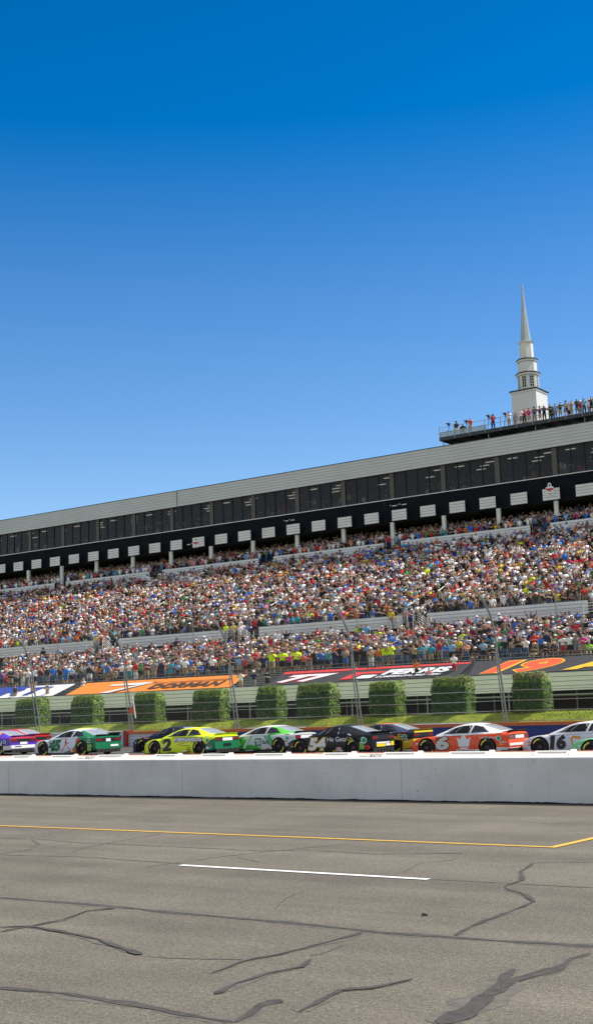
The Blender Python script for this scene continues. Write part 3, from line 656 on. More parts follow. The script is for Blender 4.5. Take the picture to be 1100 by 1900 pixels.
# steeple
st = empty('church_steeple', (-58.85, 131.55, 31.25)); tag(st, 'white octagonal steeple with black cornices and tall pointed spire', 'steeple')
def zz(z130): return H+(z130-H)*1.012-31.25
def octo(r, z0, z1, mb, r1=None, mi=0):
    rr = r/math.cos(math.pi/8); r1 = rr if r1 is None else r1/math.cos(math.pi/8); Mz = Matrix.Rotation(math.pi/8, 4, 'Z')
    mb.lathe([(rr, z0), (r1, z1)], 8, Mz, mi, close=True)
hb = 1.55
mb = MB(); mb.box(-hb, hb, -hb, hb, -.2, zz(37.35)); mb.build('base', mat['steel'], st)
mb = MB()
for k in range(14): z = zz(37.2)-.32*(k+1); mb.box(-hb-.012, hb+.012, -hb-.012, hb+.012, z, z+.29)
mb.build('siding', mat['steel'], st)
def cornice(nm, r, z, oc=True):
    mb = MB(); mb2 = MB()
    if oc: octo(r, z, z+.13, mb); octo(r-.10, z-.2, z-.002, mb2, r-.03)
    else: mb.box(-r, r, -r, r, z, z+.13); mb2.box(-r+.1, r-.1, -r+.1, r-.1, z-.22, z-.002)
    c = mb.build('cornice', mat['rubber'], st); mb2.build('moulding', mat['steel'], c)
cornice('c', hb+.19, zz(37.45), False)
mb = MB(); octo(1.13, zz(37.45)+.135, zz(39.55)-.2, mb); mb.build('lantern', mat['steel'], st)
cornice('c', 1.36, zz(39.6))
mb = MB(); octo(1.02, zz(39.6)+.135, zz(41.2)-.2, mb); mb.build('octagon_stage', mat['steel'], st)
cornice('c', 1.20, zz(41.25))
mb = MB(); octo(.76, zz(41.25)+.135, zz(43.3), mb, .74); mb.build('octagon_stage', mat['steel'], st)
mb = MB(); octo(.78, zz(43.3), zz(43.5), mb, .90); octo(.90, zz(43.5)+.001, zz(43.6), mb, .6); mb.build('moulding', mat['steel'], st)
mb = MB(); octo(.57, zz(43.6), zz(48.2), mb, .19); octo(.19, zz(48.2), zz(50.1), mb, .09); octo(.12, zz(50.1), zz(50.7), mb, .06); mb.build('spire', mat['spiremetal'], st)
for k in range(8):
    a = k*math.pi/4-math.pi/2; Mr = Matrix.Rotation(a, 4, 'Z')
    mb = MB(); z0 = zz(37.95); z1 = zz(39.25); mb.obox(Mr @ Matrix.Translation((1.137, 0, (z0+z1)/2)), .02, .46, z1-z0)
    wn = mb.build('window', mat['carglass'], st)
    mb = MB()
    for y in (-.25, 0, .25): mb.obox(Mr @ Matrix.Translation((1.155, y, (z0+z1)/2)), .03, .05, z1-z0+.1)
    for j in range(5): mb.obox(Mr @ Matrix.Translation((1.157, 0, z0+(z1-z0)*j/4)), .026, .5, .045)
    mb.build('frame', mat['steel'], wn)

# ------------------------------------------------------------------ banners on the front seats
def bpt(X, u):   # banner plane: u 0 bottom .. 1 top
    return (X, 87.95+u*2.62, 4.24+u*1.16)
def banner(name, label, xb0, xb1, base, graphics, xt0=None, xt1=None):
    xt0 = xb0 if xt0 is None else xt0; xt1 = xb1 if xt1 is None else xt1
    r = empty(name, bpt(xb0, 0)); tag(r, label, 'banner', 'fabric banners over the front seat rows')
    n = Vector((0, -1.16, 2.62)).normalized()
    def to(X, u, h=0):
        p = Vector(bpt(X, u)); p.z += .008*math.sin(X*1.3)*math.sin(math.pi*u); return (p+n*h)-r.location
    mb = MB(); nx = 60; ny = 8; vs = []; fs = []
    for j in range(ny+1):
        for i in range(nx+1):
            u = j/ny; a = xb0+(xt0-xb0)*u; b = xb1+(xt1-xb1)*u; vs.append(to(a+(b-a)*i/nx, u))
    for j in range(ny):
        for i in range(nx): k = j*(nx+1)+i; fs.append((k, k+1, k+nx+2, k+nx+1))
    mb.add(vs, fs); mb.build('fabric', base, r, smooth=60)
    for gi, g in enumerate(graphics):
        kind, m = g[0], g[1]
        if kind == 'poly':
            mb = MB(); pts = g[2]
            # subdivide polygon outline and fan it so that it follows the cloth
            n_ = len(pts); mb.add([to(x, u, .022+.013*gi) for x, u in pts], [tuple(range(n_))]); mb.build('printed_shape', m, r)
        else:
            _, m, txt, X0, X1, u0, u1, bold, shear = g
            me = textmesh(txt, 'printed_lettering', m, w_=X1-X0, h=1, bold=bold, shear=shear)
            a = np.zeros(len(me.vertices)*3); me.vertices.foreach_get('co', a); a = a.reshape(-1, 3)
            for i in range(len(a)): a[i] = to(X0+a[i][0], u0+(u1-u0)*a[i][1], .022+.013*gi)
            me.vertices.foreach_set('co', a.ravel()); me.update(); link(bpy.data.objects.new('printed_lettering', me), r)
cl = lambda n, c: M_(n, c, .8, var=.06, scale=1.5)
b_blue, b_white, b_org, b_blk, b_red, b_yel, b_or2, b_gry = cl('blue print', (.015,.05,.32)), cl('white print', (.72,.72,.74)), cl('orange print', (.78,.23,.02)), cl('charcoal print', (.035,.035,.042)), cl('red print', (.60,.04,.04)), cl('yellow print', (.75,.45,.02)), cl('red orange print', (.72,.09,.03)), cl('brown black print', (.06,.03,.02))
banner('seat_banner', 'blue and white banner with dark blue lettering at the left edge', -118, -92.6, b_white, [
    ('poly', b_blue, [(-118,0.02),(-103,.02),(-97.6,.98),(-118,.98)]), ('poly', b_white, [(-112,.02),(-108.4,.02),(-103.5,.6),(-106,.6)]), ('text', b_blue, 'RT', -101.5, -94.5, .16, .82, .02, .3)], xt1=-91.9)
banner('seat_banner', 'orange banner with white slash and dark lettering', -90.7, -69.9, b_org, [
    ('poly', b_brk if False else b_gry, [(-84.5,.0),(-84.1,.0),(-80.3,.78),(-80.7,.78)]), ('poly', b_white, [(-86.2,.0),(-85.0,.0),(-80.6,.72),(-83.6,.72),(-82.9,.58),(-82.2,.58)]), ('poly', b_white, [(-86.3,.56),(-82.0,.56),(-81.2,.74),(-86.0,.68)]),
    ('text', b_gry, 'DORMAN', -80.3, -71.3, .14, .52, .04, .25), ('poly', b_gry, [(-80.6,.60),(-71.0,.60),(-70.8,.66),(-80.4,.64)])], xt0=-90.3)
banner('seat_banner', 'charcoal banner with red stripe, white 77 and FERRIS lettering', -65.7, -46.9, b_blk, [
    ('poly', b_red, [(-65.6,.80),(-47.0,.86),(-47.0,.98),(-65.6,.98)]), ('text', b_red, '77', -65.2, -59.2, .08, .70, .09, .35), ('text', b_white, '77', -65.1, -59.3, .12, .66, .05, .35),
    ('poly', b_red, [(-58.4,.12),(-57.3,.12),(-56.6,.46),(-54.6,.46),(-54.4,.62),(-57.6,.62)]), ('poly', b_white, [(-57.0,.12),(-55.3,.12),(-54.9,.36),(-56.4,.36)]),
    ('text', b_white, 'FERRIS', -54.6, -48.0, .30, .68, .055, .3), ('text', b_white, 'COMMERCIAL MOWERS', -54.8, -48.6, .10, .22, .03, .2)])
banner('seat_banner', 'charcoal banner with big red and yellow number 19 at right', -46.0, -22, b_blk, [
    ('text', b_yel, '19', -45.2, -38.6, .02, .94, .085, .32), ('text', b_or2, '19', -45.05, -38.75, .06, .90, .045, .32), ('text', b_yel, 'A', -38.2, -34.6, .05, .62, .08, .3)], xt0=-46.6)
# bare seat boards seen between banners come from the tier itself
# ------------------------------------------------------------------ people
def skin_mesh(J, E, sub):
    names = list(J); idx = {n: i for i, n in enumerate(names)}
    me = bpy.data.meshes.new('sk'); me.from_pydata([J[n][0] for n in names], [(idx[a], idx[b]) for a, b in E], [])
    ob_ = bpy.data.objects.new('sk', me); COL.objects.link(ob_)
    md = ob_.modifiers.new('skin', 'SKIN'); md.use_smooth_shade = True; md.branch_smoothing = .3
    if not me.skin_vertices: bpy.ops.mesh.customdata_skin_add()
    for i, n in enumerate(names):
        r = J[n][1]; sv = me.skin_vertices[0].data[i]; sv.radius = r if isinstance(r, tuple) else (r, r); sv.use_root = (n == 'pelvis')
    if sub: m2 = ob_.modifiers.new('ss', 'SUBSURF'); m2.levels = sub; m2.render_levels = sub
    dg = bpy.context.evaluated_depsgraph_get(); dg.update(); ev = ob_.evaluated_get(dg)
    out = bpy.data.meshes.new_from_object(ev); bpy.data.objects.remove(ob_)
    return out
def joints(pose):
    J = {'pelvis': ((0,0,.95), (.15,.11)), 'waist': ((0,.0,1.12), (.145,.105)), 'chest': ((0,-.01,1.34), (.17,.12)), 'neck': ((0,0,1.50), .062), 'jaw': ((0,-.015,1.57), (.075,.085)), 'head': ((0,-.01,1.66), (.09,.105)), 'crown': ((0,0,1.745), (.065,.075))}
    E = [('pelvis','waist'),('waist','chest'),('chest','neck'),('neck','jaw'),('jaw','head'),('head','crown')]
    for s, S_ in ((-1,'l'),(1,'r')):
        sh = (s*.20,0,1.41)
        arms = {'down': ((s*.26,.02,1.14), (s*.27,-.05,.90), (s*.26,-.08,.80)),
                'face': ((s*.30,-.14,1.22), (s*.13,-.26,1.50), (s*.06,-.27,1.58)),
                'clap': ((s*.27,-.08,1.16), (s*.10,-.30,1.22), (s*.02,-.34,1.27)),
                'up':   ((s*.38,-.02,1.60), (s*.42,-.06,1.86), (s*.40,-.08,1.95)),
                'hip':  ((s*.38,.02,1.20), (s*.22,-.06,1.03), (s*.16,-.08,1.0)),
                'point':((s*.42,-.10,1.36), (s*.62,-.20,1.34), (s*.70,-.24,1.34))}
        kind = {'down':('down','down'),'face':('face','face'),'clap':('clap','clap'),'up':('up','up'),'oneup':('down','up'),'hip':('hip','down'),'sit':('clap','clap'),'point':('down','point')}[pose][0 if s < 0 else 1]
        el, wr, ha = arms[kind]
        J['sh'+S_] = (sh, .075); J['el'+S_] = (el, .046); J['wr'+S_] = (wr, .032); J['ha'+S_] = (ha, (.045,.028))
        E += [('chest','sh'+S_),('sh'+S_,'el'+S_),('el'+S_,'wr'+S_),('wr'+S_,'ha'+S_)]
        if pose == 'sit':
            J['hi'+S_] = ((s*.10,-.06,.90), .095); J['kn'+S_] = ((s*.14,-.46,.90), .066); J['an'+S_] = ((s*.14,-.46,.52), .045); J['to'+S_] = ((s*.15,-.60,.46), .04)
        else:
            J['hi'+S_] = ((s*.095,0,.86), .10); J['kn'+S_] = ((s*.115,-.015,.50), .066); J['an'+S_] = ((s*.125,.02,.09), .045); J['to'+S_] = ((s*.14,-.13,.04), (.045,.035))
        E += [('pelvis','hi'+S_),('hi'+S_,'kn'+S_),('kn'+S_,'an'+S_),('an'+S_,'to'+S_)]
    if pose == 'sit':
        for n in J:
            (x, y, z), r = J[n]; J[n] = ((x, y, z-.42), r)
    return J, E
REG = {frozenset(k): v for k, v in ((('pelvis','waist'),'lowtorso'),(('waist','chest'),'shirt'),(('chest','neck'),'shirt'),(('neck','jaw'),'skin'),(('jaw','head'),'head'),(('head','crown'),'head'))}
for S_ in 'lr':
    for a, b, v in (('chest','sh','shirt'),('sh','el','sleeve'),('el','wr','skin'),('wr','ha','skin'),('pelvis','hi','short'),('hi','kn','thigh'),('kn','an','shin'),('an','to','shoe')):
        REG[frozenset(((a if a in ('chest','pelvis') else a+S_), b+S_))] = v
POSES = ['down','face','clap','up','oneup','hip','sit','point']
def analyse(me, J, E):
    """numpy verts, polys and a region name per polygon"""
    nv = len(me.vertices); co = np.zeros(nv*3); me.vertices.foreach_get('co', co); co = co.reshape(-1, 3)
    polys = [list(p.vertices) for p in me.polygons]; reg = []
    off = J['neck'][0][2]-1.50
    for p in polys:
        c = co[p].mean(0); best = None
        for a, b in E:
            A = np.array(J[a][0]); B = np.array(J[b][0]); ra = J[a][1]; rb = J[b][1]
            ra = ra[0] if isinstance(ra, tuple) else ra; rb = rb[0] if isinstance(rb, tuple) else rb
            t = np.clip(np.dot(c-A, B-A)/np.dot(B-A, B-A), 0, 1); d = np.linalg.norm(c-(A+(B-A)*t))-(ra+(rb-ra)*t)
            if best is None or d < best[0]: best = (d, a, b, t)
        v = REG[frozenset(best[1:3])]; t = best[3]
        if v == 'sleeve': v = 'shirt' if t < .72 else 'skin'
        if v == 'lowtorso': v = 'shirt' if c[2]-off > 1.0 else 'short'
        if v == 'thigh': v = 'short' if t < .82 else 'knee'
        if v == 'head': v = 'hair' if (c[2]-off > 1.70 or (c[1] > .03 and c[2]-off > 1.60)) else 'skin'
        reg.append(v)
    return co, polys, reg
def submesh(me, co, polys, reg, keep, push, name, m):
    ps = [p for p, r in zip(polys, reg) if r in keep]; used = sorted({i for p in ps for i in p}); mp = {o: n for n, o in enumerate(used)}
    nr = np.zeros(len(co)*3); me.vertices.foreach_get('normal', nr); nr = nr.reshape(-1, 3)
    out = bpy.data.meshes.new(name); out.from_pydata([tuple(co[i]+nr[i]*push) for i in used], [], [[mp[i] for i in p] for p in ps])
    out.materials.append(m); out.polygons.foreach_set('use_smooth', [True]*len(ps)); out.update(); return out
TPL = {}; LOW = {}
for pz in POSES:
    J, E = joints(pz); me = skin_mesh(J, E, 1); co, polys, reg = analyse(me, J, E)
    me.materials.clear(); me.materials.append(mat['skino']); me.materials.append(mat['shoe'])
    for p, r in zip(me.polygons, reg): p.material_index = 1 if r == 'shoe' else 0; p.use_smooth = True
    me.name = 'person_body'; off = J['neck'][0][2]-1.50; T = {'body': me}
    T['shirt'] = submesh(me, co, polys, reg, {'shirt'}, .016, 'shirt', mat['cloth'])
    T['shorts'] = submesh(me, co, polys, reg, {'short'}, .02, 'shorts', mat['cloth'])
    T['trousers'] = submesh(me, co, polys, reg, {'short','knee','shin'}, .014, 'trousers', mat['cloth'])
    T['hair'] = submesh(me, co, polys, reg, {'hair'}, .018, 'hair', mat['hairm'])
    mb = MB(); cz_ = 1.675+off
    mb.lathe([(.112,-.01+cz_),(.112,.04+cz_),(.09,.085+cz_),(.045,.108+cz_),(.001,.112+cz_)], 12)
    mb.add([(-.08,-.07,cz_+.005),(-.07,-.17,cz_-.005),(0,-.20,cz_-.008),(.07,-.17,cz_-.005),(.08,-.07,cz_+.005),(-.08,-.07,cz_+.015),(-.07,-.17,cz_+.005),(0,-.20,cz_+.002),(.07,-.17,cz_+.005),(.08,-.07,cz_+.015)], [(0,1,2,3,4),(9,8,7,6,5),(0,5,6,1),(1,6,7,2),(2,7,8,3),(3,8,9,4)])
    T['cap'] = mb.mesh('cap', mat['cloth'], 60)
    mb = MB(); mb.lathe([(.20,-.03+cz_),(.17,-.012+cz_),(.112,.0+cz_),(.108,.05+cz_),(.085,.09+cz_),(.001,.10+cz_)], 14); T['hat'] = mb.mesh('sun_hat', mat['cloth'], 60)
    TPL[pz] = T
    me0 = skin_mesh(J, E, 0); c0, p0, r0 = analyse(me0, J, E); bpy.data.meshes.remove(me0)
    LOW[pz] = (c0, p0, r0)
SHIRTS = {'black':(.018,.018,.02),'white':(.86,.86,.86),'grey':(.25,.26,.27),'dark grey':(.07,.07,.075),'navy':(.015,.025,.09),'red':(.62,.02,.03),'blue':(.02,.17,.66),'light blue':(.22,.42,.66),'teal':(.03,.30,.38),'tan':(.42,.33,.22),'orange':(.75,.18,.03),'yellow':(.72,.52,.05),'neon yellow':(.72,.98,.02),'green':(.04,.30,.08),'maroon':(.16,.015,.03),'pink':(.72,.28,.33),'magenta':(.60,.03,.24),'purple':(.18,.08,.35),'peach':(.72,.32,.20),'olive':(.13,.14,.06),'lime':(.3,.75,.06)}
BOT = {'khaki':(.40,.32,.21),'black':(.018,.018,.02),'grey':(.22,.23,.24),'denim':(.06,.12,.22),'navy':(.02,.03,.09),'white':(.68,.68,.66),'red':(.5,.03,.06),'teal':(.03,.35,.42),'blue':(.04,.14,.45)}
SKINS = [(.50,.30,.20),(.56,.36,.26),(.40,.23,.15),(.62,.43,.32),(.32,.18,.11),(.10,.055,.035)]
HAIRS = [(.02,.013,.009),(.05,.03,.018),(.09,.05,.028),(.30,.20,.10),(.30,.29,.28),(.012,.01,.01),(.03,.02,.012)]
HATS = {'white':(.86,.86,.84),'black':(.02,.02,.022),'red':(.45,.02,.03),'blue':(.03,.10,.38),'grey':(.3,.3,.3),'tan':(.5,.4,.27),'orange':(.75,.2,.03)}
def wchoice(d):
    t = random.random()*sum(v for _, v in d)
    for k, v in d:
        t -= v
        if t <= 0: return k
    return d[-1][0]
SW = [('black',50),('white',33),('grey',5),('dark grey',8),('navy',9),('red',12),('blue',11),('light blue',8),('teal',4),('tan',3.5),('orange',2.5),('yellow',2),('green',2),('maroon',3),('pink',3),('purple',1.5),('peach',2.5),('olive',2),('magenta',.8),('neon yellow',.8)]
BW = [('khaki',16),('black',30),('grey',14),('denim',24),('navy',14),('white',3)]
PW = [('down',16),('face',32),('clap',26),('hip',8),('oneup',6),('up',2),('sit',5),('point',5)]
HW = [('hair',52),('white cap',17),('black cap',17),('red cap',4),('blue cap',5),('grey cap',3),('tan hat',3)]
POSETXT = {'down':'standing','face':'hands at face','clap':'hands together','hip':'one hand on hip','oneup':'one arm raised','up':'both arms raised','sit':'seated','point':'arm stretched sideways'}
ORD = lambda n: str(n)+({1:'st',2:'nd',3:'rd'}.get(n % 10, 'th') if n % 100 not in (11,12,13) else 'th')
def person(loc, rz, shirt, bottom, btype, pose, head, label, group, h=1.0, skin=None, scol=None, wide=1.0):
    T = TPL[pose]; r = link(bpy.data.objects.new('person', T['body'])); r.location = loc; r.rotation_euler = (0, 0, rz)
    r.scale = (random.choice((-1,1))*h*wide*random.uniform(.95,1.12), h*wide*random.uniform(.95,1.12), h)
    r.color = (*(skin or random.choice(SKINS[:5])), 1); tag(r, label, 'person', group)
    def kid(nm, mesh, c): o = link(bpy.data.objects.new(nm, mesh), r); o.color = (*c, 1); return o
    kid('shirt', T['shirt'], scol or SHIRTS[shirt]); kid(btype, T[btype], BOT[bottom])
    kid('hair', T['hair'], random.choice(HAIRS))
    if head != 'hair': c, t = head.rsplit(' ', 1); kid('cap' if t == 'cap' else 'sun_hat', T['cap' if t == 'cap' else 'hat'], HATS[c])
    return r
# --- spectators described one by one from the photograph: (picture x, shirt, trouser colour, type, pose, head, height)
front = [(4,'purple','navy','shorts','face','white cap',1),(20,'black','khaki','shorts','clap','white cap',1.02),(31,'grey','black','shorts','clap','hair',.95),(42,'tan','white','trousers','face','hair',1),(52,'white','grey','trousers','hip','white cap',1),
 (65,'white','black','shorts','up','red cap',1.05),(76,'maroon','denim','trousers','face','hair',1.03),(88,'black','grey','shorts','down','hair',1.03),(99,'blue','denim','trousers','down','hair',1.06),(112,'black','denim','shorts','face','hair',1),(122,'blue','blue','shorts','down','white cap',1),(133,'light blue','black','shorts','clap','hair',.93),
 (147,'olive','navy','shorts','face','black cap',.95),(166,'black','white','shorts','face','hair',1),(185,'black','navy','trousers','sit','hair',.97),(199,'blue','grey','shorts','face','hair',1),(213,'tan','khaki','shorts','sit','red cap',.98),(226,'white','navy','trousers','clap','white cap',.98),(240,'white','teal','shorts','clap','hair',1),(251,'red','white','trousers','down','hair',1.02),(261,'green','black','shorts','clap','tan hat',1),(272,'maroon','khaki','shorts','clap','hair',1),
 (285,'grey','khaki','trousers','down','hair',1.02),(300,'navy','navy','trousers','face','hair',1),(316,'teal','teal','shorts','clap','hair',.93),(329,'light blue','black','shorts','clap','hair',.82),(343,'white','khaki','shorts','oneup','hair',1.03),(358,'tan','denim','trousers','sit','hair',1),(372,'blue','navy','shorts','sit','tan hat',.95),(394,'white','navy','shorts','down','white cap',1.05),(412,'tan','denim','trousers','hip','hair',1.02),
 (428,'black','grey','shorts','clap','hair',1),(444,'light blue','khaki','shorts','down','white cap',1),(462,'grey','black','shorts','clap','white cap',1.02),(478,'tan','khaki','trousers','sit','black cap',1),(504,'neon yellow','khaki','trousers','face','tan hat',1.06),(524,'neon yellow','black','shorts','clap','black cap',1.06),(536,'magenta','black','shorts','clap','hair',.93),(550,'neon yellow','black','shorts','clap','blue cap',1.08),
 (563,'orange','black','shorts','face','hair',.9),(574,'red','grey','shorts','clap','hair',.94),(584,'black','black','shorts','down','hair',1.04),(595,'blue','black','shorts','face','hair',1.04),(608,'teal','navy','shorts','oneup','hair',1),(620,'navy','navy','trousers','face','red cap',1.02),(640,'grey','blue','shorts','clap','red cap',1.06),(660,'black','black','shorts','hip','black cap',1.04),(674,'black','navy','trousers','down','black cap',1.02),(688,'tan','white','trousers','clap','white cap',1),
 (702,'orange','denim','shorts','face','hair',.97),(714,'neon yellow','grey','shorts','face','white cap',1),(725,'neon yellow','grey','shorts','face','grey cap',1.04),(740,'grey','denim','trousers','down','hair',1.05),(752,'black','denim','trousers','clap','hair',1.02),(768,'tan','black','shorts','face','hair',1),(781,'teal','denim','trousers','clap','hair',1.03),(800,'teal','khaki','shorts','down','hair',1),(826,'blue','denim','shorts','clap','hair',.97),(838,'light blue','black','shorts','down','hair',1.08),
 (850,'black','black','shorts','sit','hair',1),(866,'peach','denim','trousers','clap','blue cap',1),(882,'black','khaki','shorts','sit','white cap',.98),(897,'light blue','black','shorts','clap','hair',1.02),(914,'black','black','shorts','sit','white cap',1),(937,'black','denim','trousers','point','hair',1.04),(953,'tan','denim','trousers','hip','hair',1.03),(962,'black','denim','trousers','clap','hair',1.05),(976,'white','denim','trousers','face','hair',1.02),(993,'olive','khaki','shorts','sit','tan hat',1.02),
 (1012,'black','black','shorts','sit','white cap',1),(1029,'dark grey','khaki','shorts','sit','tan hat',1),(1046,'white','red','shorts','clap','black cap',1.03),(1071,'grey','grey','shorts','face','hair',1.02),(1083,'magenta','khaki','shorts','clap','hair',1),(1094,'lime','black','shorts','sit','hair',.9)]
allp = []   # records: row, X, attributes
def rec(row, X, Y, Z, sh, bo, bt, po, he, h, scol=None): allp.append(dict(row=row, X=X, Y=Y, Z=Z, sh=sh, bo=bo, bt=bt, po=po, he=he, h=h, scol=scol))
used0 = []
for px, sh, bo, bt, po, he, h in front:
    Y = LY(0); X = W(px, 1215, Y=Y).x; used0.append(X); rec(0, X, Y, LZ(0), sh, bo, bt, po, he, h)
def rnd():
    he = wchoice(HW); return wchoice(SW), wchoice(BW), ('shorts' if random.random() < .68 else 'trousers'), wchoice(PW), he, random.uniform(.9, 1.08)
spec2 = {9: [(986,'dark grey','khaki','shorts','up','hair',1.05),(926,'white','khaki','shorts','down','white cap',1.1),(868,'red','khaki','shorts','down','hair',1.04),(885,'light blue','navy','shorts','down','white cap',1.06),(851,'white','khaki','shorts','clap','tan hat',1.),(679,'light blue','khaki','shorts','down','hair',1.06),(670,'green','khaki','shorts','face','hair',1.03),(613,'white','black','shorts','oneup','black cap',1.04),(588,'red','khaki','shorts','down','hair',1.02),(110,'light blue','khaki','shorts','face','hair',1.05),(80,'black','black','shorts','point','black cap',1.1),(378,'white','navy','trousers','face','white cap',1.05),(327,'navy','khaki','shorts','down','black cap',1.04),(531,'black','black','trousers','up','hair',1.),(516,'white','grey','shorts','up','hair',1.)],
 1: [(472,'red','khaki','shorts','clap','hair',1.08),(992,'red','khaki','shorts','clap','hair',1.08),(1015,'navy','khaki','shorts','down','hair',1.1),(336,'white','khaki','shorts','face','hair',1.08)]}
placed = {k: [] for k in range(12)}; placed[0] = used0
for k, L in spec2.items():
    for px, sh, bo, bt, po, he, h in L: X = W(px, 1190 if k < 3 else 1160, Y=LY(k)).x; placed[k].append(X); rec(k, X, LY(k), LZ(k), sh, bo, bt, po, he, h)
others = []   # remaining crowd for the one crowd object
for k in range(10):
    X = -104.-k*1.0
    while X < -18:
        step = random.uniform(.46, .66); X += step
        if any(abs(X-u) < (.42 if k else .5) for u in placed[k]): continue
        if k == 0 and random.random() < .45: continue
        if k > 6 and any(abs(X-g) < wd/2 and random.random() < .45 for g, wd in zip(midgaps, midw)): continue
        if random.random() < .06+(.22 if k > 7 else 0)+(.3 if k > 8 else 0): continue
        rec(k, X, LY(k)+random.uniform(-.1,.1), LZ(k), *rnd())
def depth(p): v = Vector((p['X'], p['Y'], p['Z']-H)); return -(Rw.transposed() @ v).z
def inview(p):
    v = Rw.transposed() @ Vector((p['X'], p['Y'], p['Z']+1-H)); return -15 < 550+2300*v.x/-v.z < 1115
spec_ids = [p for p in allp if (p['row'] == 0 and p['X'] in used0) or (p['row'] in spec2 and p['X'] in placed[p['row']])]
rest = [p for p in allp if p not in spec_ids]
rest.sort(key=lambda p: depth(p)+p['row']*1.2+(0 if inview(p) else 1000))
NIND = 245
indiv = spec_ids+rest[:NIND-len(spec_ids)]; others = rest[NIND-len(spec_ids):]
ROWN = ['front row','second row','third row','fourth row','fifth row','sixth row','seventh row','eighth row','ninth row','top row','top row']
byrow = {}
for p in indiv: byrow.setdefault(p['row'], []).append(p)
def art(s): return s
for k, L in byrow.items():
    vis = sorted([p for p in L], key=lambda p: p['X'])
    for i, p in enumerate(vis):
        px = 550; v = Rw.transposed() @ Vector((p['X'], p['Y'], p['Z']+1-H)); px = 550+2300*v.x/-v.z
        where = 'above blue banner' if px < 155 else 'above orange banner' if px < 465 else 'above 77' if px < 620 else 'above FERRIS' if px < 850 else 'above 19'
        lab = '%s shirt, %s %s%s, %s, %s, %s' % (p['sh'], p['bo'], p['bt'], '' if p['he'] == 'hair' else ', '+p['he'], POSETXT[p['po']], ROWN[k], where)
        p['lab'] = lab
from collections import defaultdict
dd = defaultdict(list)
for p in indiv: dd[p['lab'].split(', above')[0]].append(p)
for base, L in dd.items():
    if len(L) == 1: continue
    L.sort(key=lambda p: p['X']); wh_ = [p['lab'] for p in L]
    for i, p in enumerate(L):
        if wh_.count(wh_[i]) > 1: p['lab2'] = base.replace(', standing', '')+', '+ORD(i+1)+' such from left'
    for p in L:
        if 'lab2' in p: p['lab'] = p['lab2']
for p in indiv:
    person((p['X'], p['Y'], p['Z']), .52+random.uniform(-.35,.35)-.3, p['sh'], p['bo'], p['bt'], p['po'], p['he'], p['lab'], 'spectators standing in the lower stand', p['h']*(1.05 if p['row'] < 2 else 1.02)*(1.08 if p['sh'] == 'neon yellow' else 1)+.10*max(0, min(1, (-46-p['X'])/40)), wide=1.3 if p['sh'] == 'neon yellow' and p['row'] == 0 else 1.10, scol=p['scol'])
# --- people lower down, among the banners
for px, py, u, sh, bo, bt, po, he, h, lab in [
 (28,1288,.10,'dark grey','khaki','shorts','down','hair',1.0,'spectator in dark shirt low on the blue and white banner, far left'),
 (60,1282,.25,'peach','denim','shorts','up','hair',1.0,'bare chested spectator by the leftmost fence post on the white banner'),
 (88,1284,.15,'grey','khaki','shorts','clap','hair',1.0,'spectator in plaid grey shirt at the right end of the white banner'),
 (155,1270,.80,'white','white','shorts','sit','white cap',.8,'seated child in white in the gap before the orange banner'),
 (447,1272,.15,'white','khaki','shorts','face','black cap',1.05,'spectator in white shirt with hands at face, right end of orange banner'),
 (471,1270,.15,'navy','grey','shorts','point','white cap',1.05,'spectator in navy and white with white cap pointing in the banner gap'),
 (496,1268,.15,'black','black','shorts','clap','black cap',1.0,'spectator in black at the left end of the charcoal banner'),
 (773,1250,.30,'orange','black','shorts','oneup','hair',.85,'fair haired child in orange vest waving over the white lettering'),
 (796,1252,.12,'pink','khaki','shorts','down','hair',.9,'bare shouldered spectator low behind the wall under the white lettering'),
 (843,1250,.35,'white','red','shorts','clap','hair',1.05,'spectator in white and pink shirt with striped shorts right of the white lettering')]:
    Y = bpt(0, u)[1]+.15; X = W(px, py, Y=Y).x; z = 3.45 if px == 796 else bpt(0, u)[2]-.1-(.55 if px in (28,88,447,471,496,796,60) else .3)
    person((X, Y, z), .25, sh, bo, bt, po, he, lab, 'people among the seat banners', h)
# --- ushers at the stair gaps
for px, py, sh, lab in [(178,1198,'yellow','usher in yellow vest by the left stair gap'),(419,1185,'neon yellow','usher in neon shirt at the middle stair gap, left of the pair'),(433,1185,'yellow','usher in yellow shirt at the middle stair gap, right of the pair'),(726,1160,'yellow','usher in yellow and orange vest at the stair gap on the right')]:
    X = W(px, py, Y=100.6).x; person((X, 100.6, 9.29), .2, sh, 'grey', 'trousers', 'down', 'tan hat', lab, 'ushers at the stair gaps', 1.04)
# --- roof deck people
deck = [(846,'black','white','trousers','down','black cap'),(858,'black','grey','trousers','sit','hair'),(872,'red','khaki','trousers','face','hair'),(914,'red','navy','trousers','face','black cap'),(944,'white','khaki','trousers','face','hair'),(966,'white','grey','shorts','face','hair'),(972.5,'red','black','trousers','hip','hair'),(981,'magenta','khaki','shorts','face','red cap'),(991,'navy','grey','trousers','clap','black cap'),(1001,'navy','khaki','shorts','face','black cap'),(1009,'navy','black','trousers','face','hair'),(1020,'black','black','trousers','clap','hair'),(1030,'light blue','grey','trousers','down','hair'),(1039,'black','khaki','shorts','clap','hair'),(1049.5,'grey','black','shorts','clap','black cap'),(1060,'tan','khaki','shorts','face','hair'),(1070,'black','denim','shorts','face','hair'),(1083,'light blue','black','trousers','face','hair'),(1097,'black','black','shorts','face','hair'),
 (956,'grey','grey','trousers','down','hair'),(1093,'white','khaki','shorts','down','white cap'),(1025,'dark grey','navy','trousers','face','hair'),(1055,'white','black','shorts','down','hair'),(1077,'red','khaki','shorts','down','white cap')]
